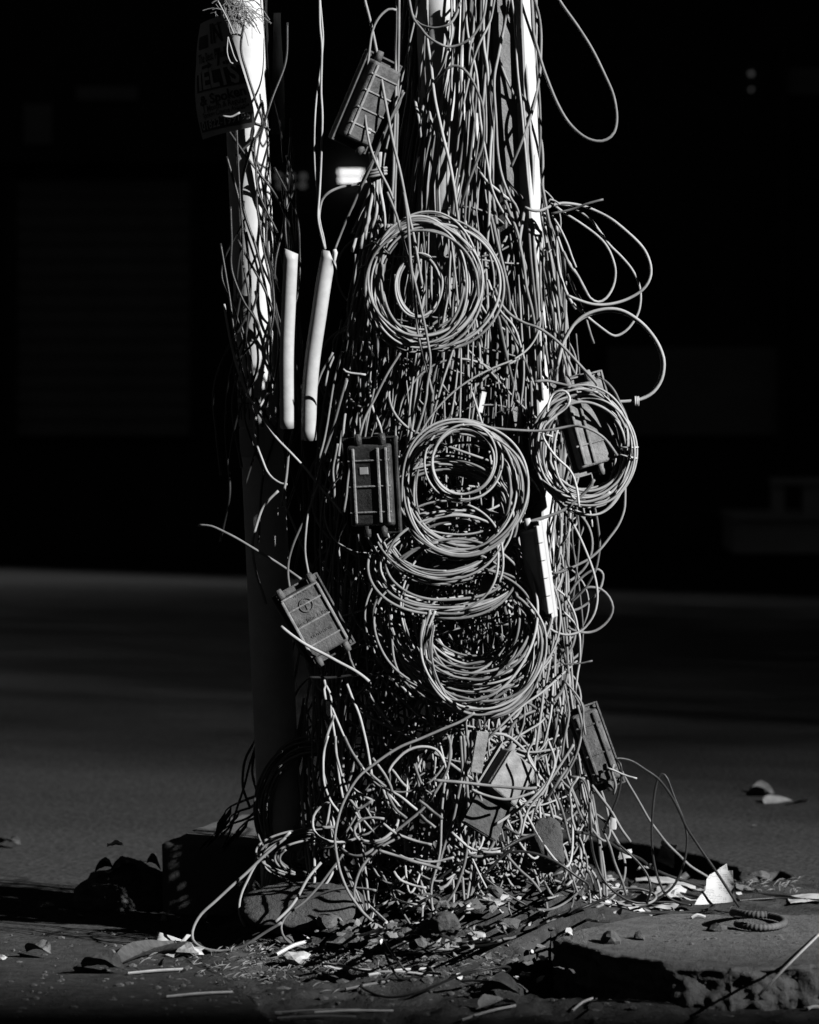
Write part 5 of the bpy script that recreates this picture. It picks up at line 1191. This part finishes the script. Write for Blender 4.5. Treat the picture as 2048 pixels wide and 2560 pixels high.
for k, (a, b) in enumerate([((700, 720), (860, 690)), ((930, 670), (1020, 710)), ((840, 720), (900, 770)), ((600, 730), (720, 700))]):
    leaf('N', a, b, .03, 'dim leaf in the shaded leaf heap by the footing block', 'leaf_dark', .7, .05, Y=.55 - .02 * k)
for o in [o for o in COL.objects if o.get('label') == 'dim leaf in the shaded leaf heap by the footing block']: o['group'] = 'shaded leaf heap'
sheet('paper', P4('N', [(676, 560), (780, 545), (760, 512), (680, 535)], [.46, .46, .48, .48]), 'paper', 'white scrap on top of the shaded leaf heap', 'paper', .004, .01, n=6)
# heap under the leaves
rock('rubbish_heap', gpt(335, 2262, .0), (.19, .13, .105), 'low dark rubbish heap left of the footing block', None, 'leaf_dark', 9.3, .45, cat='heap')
# withered plant at left pole foot
e = empty('dry_plant', gpt(600, 2100), 'withered drooping plant silhouetted at the left pole foot', 'plant')
Pl = np.array(e.location)
for k, q in enumerate(([(540, 500), (470, 520), (400, 550), (330, 580), (280, 620), (272, 660)], [(540, 620), (480, 670), (420, 700), (330, 730), (240, 790), (180, 815)], [(540, 560), (470, 600), (400, 620), (330, 660), (300, 700)], [(545, 680), (470, 700), (400, 760), (360, 800)])):
    P = np.array([at(x, y, .22 + .02 * k) for x, y in cp('L', q)]) - Pl
    V, F = tube(spline(P, .01), np.linspace(.0045, .0012, len(spline(P, .01))), 5); mesh_obj('stem', V, F, 'leaf_dark', e)
    for j in range(3):
        c = P[-1 - j]; d = P[-1] - P[-3]; d /= np.linalg.norm(d); d = d + np.array([0, 0, -.5]); w = np.array([.010, .012, .004])
        mesh_obj('leaf', [c, c + d * .02 + w, c + d * .045, c + d * .02 - w], [(0, 1, 2), (0, 2, 3)], 'leaf_dark', e)
# sticks
SL = [('N', (810, 1370), (1190, 1342), 3.2, 'stick', 'pale stick lying below the long curled leaf'), ('N', (1055, 1517), (1475, 1487), 2.8, 'stick', 'pale stick lying nearest the bottom left'),
      ('L', (700, 1840), (985, 1725), 4.6, 'tie_white', 'bright white stick in the dry grass under the concrete lump'), ('L', (1330, 1462), (1615, 1570), 3.8, 'tie_white', 'bright white stick on the right side of the concrete lump'),
      ('O', (790, 503), (1145, 440), 3.4, 'stick', 'upper of two parallel sticks at bottom centre'), ('O', (650, 567), (1138, 505), 3.4, 'stick_dull', 'lower of two parallel sticks at bottom centre'), ('O', (460, 727), (945, 698), 2.6, 'stick', 'long thin stick along the bottom edge'),
      ('O', (230, 757), (715, 735), 2.6, 'stick_dull', 'lowest stick along the bottom edge left of centre'), ('O', (215, 707), (740, 688), 2.2, 'stick_dull', 'dull stick above the long thin bottom one'), ('O', (1160, 430), (1205, 495), 3.2, 'stick_dull', 'short stick stub right of the parallel sticks'),
      ('O', (1365, 758), (1695, 680), 3.2, 'stick', 'stick slanting over the pale leaf at the bottom'), ('P', (470, 678), (572, 630), 2.8, 'stick', 'short stick in front of the black slab shadow'), ('P', (565, 640), (990, 645), 2.2, 'stick_dull', 'long dull stick along the black slab shadow'),
      ('P', (1420, 600), (1725, 480), 3.0, 'stick', 'stick slanting at the lower right corner in front of the slab'), ('P', (1665, 672), (1725, 660), 4, 'stick', 'stub of white stick at the bottom right corner'), ('K', (510, 942), (620, 938), 3.0, 'stick', 'short pale stick on the road right of the tangle'),
      ('P', (1075, 192), (1145, 188), 4, 'stick', 'white stub lying on the slab beside the cables'), ('O', (1110, 470), (1245, 530), 3.4, 'stick_dull', 'dull twig crossing the parallel stick ends'), ('P', (165, 540), (240, 580), 3.0, 'stick_dull', 'twig beside the broad dull leaf')]
for c, a, b, r, m, lab in SL:
    A, B = [gpt(*p, r / 1000 + .003) for p in cp(c, [a, b])]
    for Q in (A, B): Q[2] = max(Q[2], surf_h(Q[0], Q[1], True) + r / 1000)
    if c == 'P' and 'slab beside' in lab: A, B = [on(*p, SLAB_Z + .004) for p in cp(c, [a, b])]
    mid = (A + B) / 2 + np.array([0, 0, .004]) + rng.normal(0, .002, 3)
    V, F = tube(spline([A, mid, B], .02), r / 1000, 6); tag(mesh_obj('stick', V, F, m), lab, 'stick', 'sticks on the ground')
# crumpled plastic scraps
for (c, x, y, s, lab) in (('M', 990, 1262, .035, 'crumpled white plastic on the round stone in front'), ('M', 280, 1165, .02, 'white plastic scrap beside the concrete lump'), ('M', 1240, 1000, .024, 'white plastic scrap right of the tangle centre base'), ('L', 1690, 1300, .02, 'white plastic bit right above the white stick'),
                          ('M', 1440, 1140, .022, 'white plastic scrap at the right of the rubble'), ('M', 1690, 1020, .014, 'small white scrap beneath the hanging tag'), ('N', 1210, 1250, .03, 'shredded pale plastic under the crumpled paper'), ('O', 340, 395, .032, 'crumpled pale ball of plastic in the dry grass'), ('P', 230, 492, .012, 'small white scrap in the black slab shadow'),
                          ('P', 130, 520, .014, 'white bit beside the broad dull leaf'), ('M', 870, 1520, .02, 'pale scrap under the front cable loops'), ('N', 10, 1268, .012, 'white scrap at the far left edge')):
    q = gpt(*cp(c, [(x, y)])[0], s * .45)
    V0, F = I2; V = V0.copy(); sd = random.uniform(0, 90)
    for i, v in enumerate(V0): V[i] = v * (1 + .9 * mnoise.noise(Vector(v * 2.6) + Vector((sd, 0, 0)))) * np.array([s, s * .7, s * .5])
    tag(mesh_obj('plastic_scrap', V + q, F, 'plastic_film'), lab, 'scrap', 'plastic scraps')
# litter flakes nobody could count
fl = MB()
for i in range(420):
    px, py = random.gauss(1150, 330), random.gauss(2300, 75)
    if py < 2130 or (px > 1450 and py > 2290): continue
    c = gpt(px, py, .006); c[2] = max(c[2], surf_h(c[0], c[1], True) + .004); s = random.uniform(.005, .018)
    Mx = np.array(Euler((random.gauss(0, .5), random.gauss(0, .5), random.uniform(0, 6))).to_matrix())
    fl.add((np.array([(-1, -.5, 0), (0, -.7, .2), (1, -.3, 0), (.8, .6, .15), (-.2, .8, .3), (-.9, .4, 0)]) * s) @ Mx.T + c, [(0, 1, 4, 5), (1, 2, 3, 4)])
tag(fl.obj('litter_flakes', 'leaf'), 'dry leaf flakes and scraps strewn through the rubble', 'litter', kind='stuff')
pb = MB()
for i in range(170):
    px, py = random.gauss(1220, 300), random.gauss(2285, 60)
    if py < 2150 or (px > 1450 and py > 2290) or px < 560: continue
    c = gpt(px, py, .006); c[2] = max(c[2], surf_h(c[0], c[1], True) + .005); s = random.uniform(.004, .013)
    Mx = np.array(Euler((random.gauss(.3, .6), random.gauss(.2, .6), random.uniform(0, 6))).to_matrix())
    pb.add((np.array([(-1, -.5, 0), (0, -.7, .2), (1, -.3, 0), (.8, .6, .15), (-.2, .8, .3), (-.9, .4, 0)]) * s) @ Mx.T + c, [(0, 1, 4, 5), (1, 2, 3, 4)])
tag(pb.obj('paper_bits', 'paper'), 'torn bits of white paper strewn through the rubble', 'paper bits', kind='stuff')
# ribbed rubber hose ring on the slab
e0 = on(1895, 2298, SLAB_Z + .015)
a = np.linspace(0, 2 * math.pi * 1.2, 300)
P = np.array([(e0[0] + (.060 + .003 * math.sin(q)) * math.cos(q + 3.6), e0[1] + .10 * math.sin(q + 3.6), SLAB_Z + .011 + .020 * max(0, (q - 4.6)) / 2 + .010 * math.exp(-((q - 6.3) / .8) ** 2)) for q in a])
rr = .0082 + .0007 * np.sin(np.arange(300) * 1.1)
V, F = tube(P, rr, 10); tag(mesh_obj('hose_ring', V, F, 'rubber', smooth=True), 'coiled piece of ribbed rubber hose lying on the sunlit slab', 'hose')
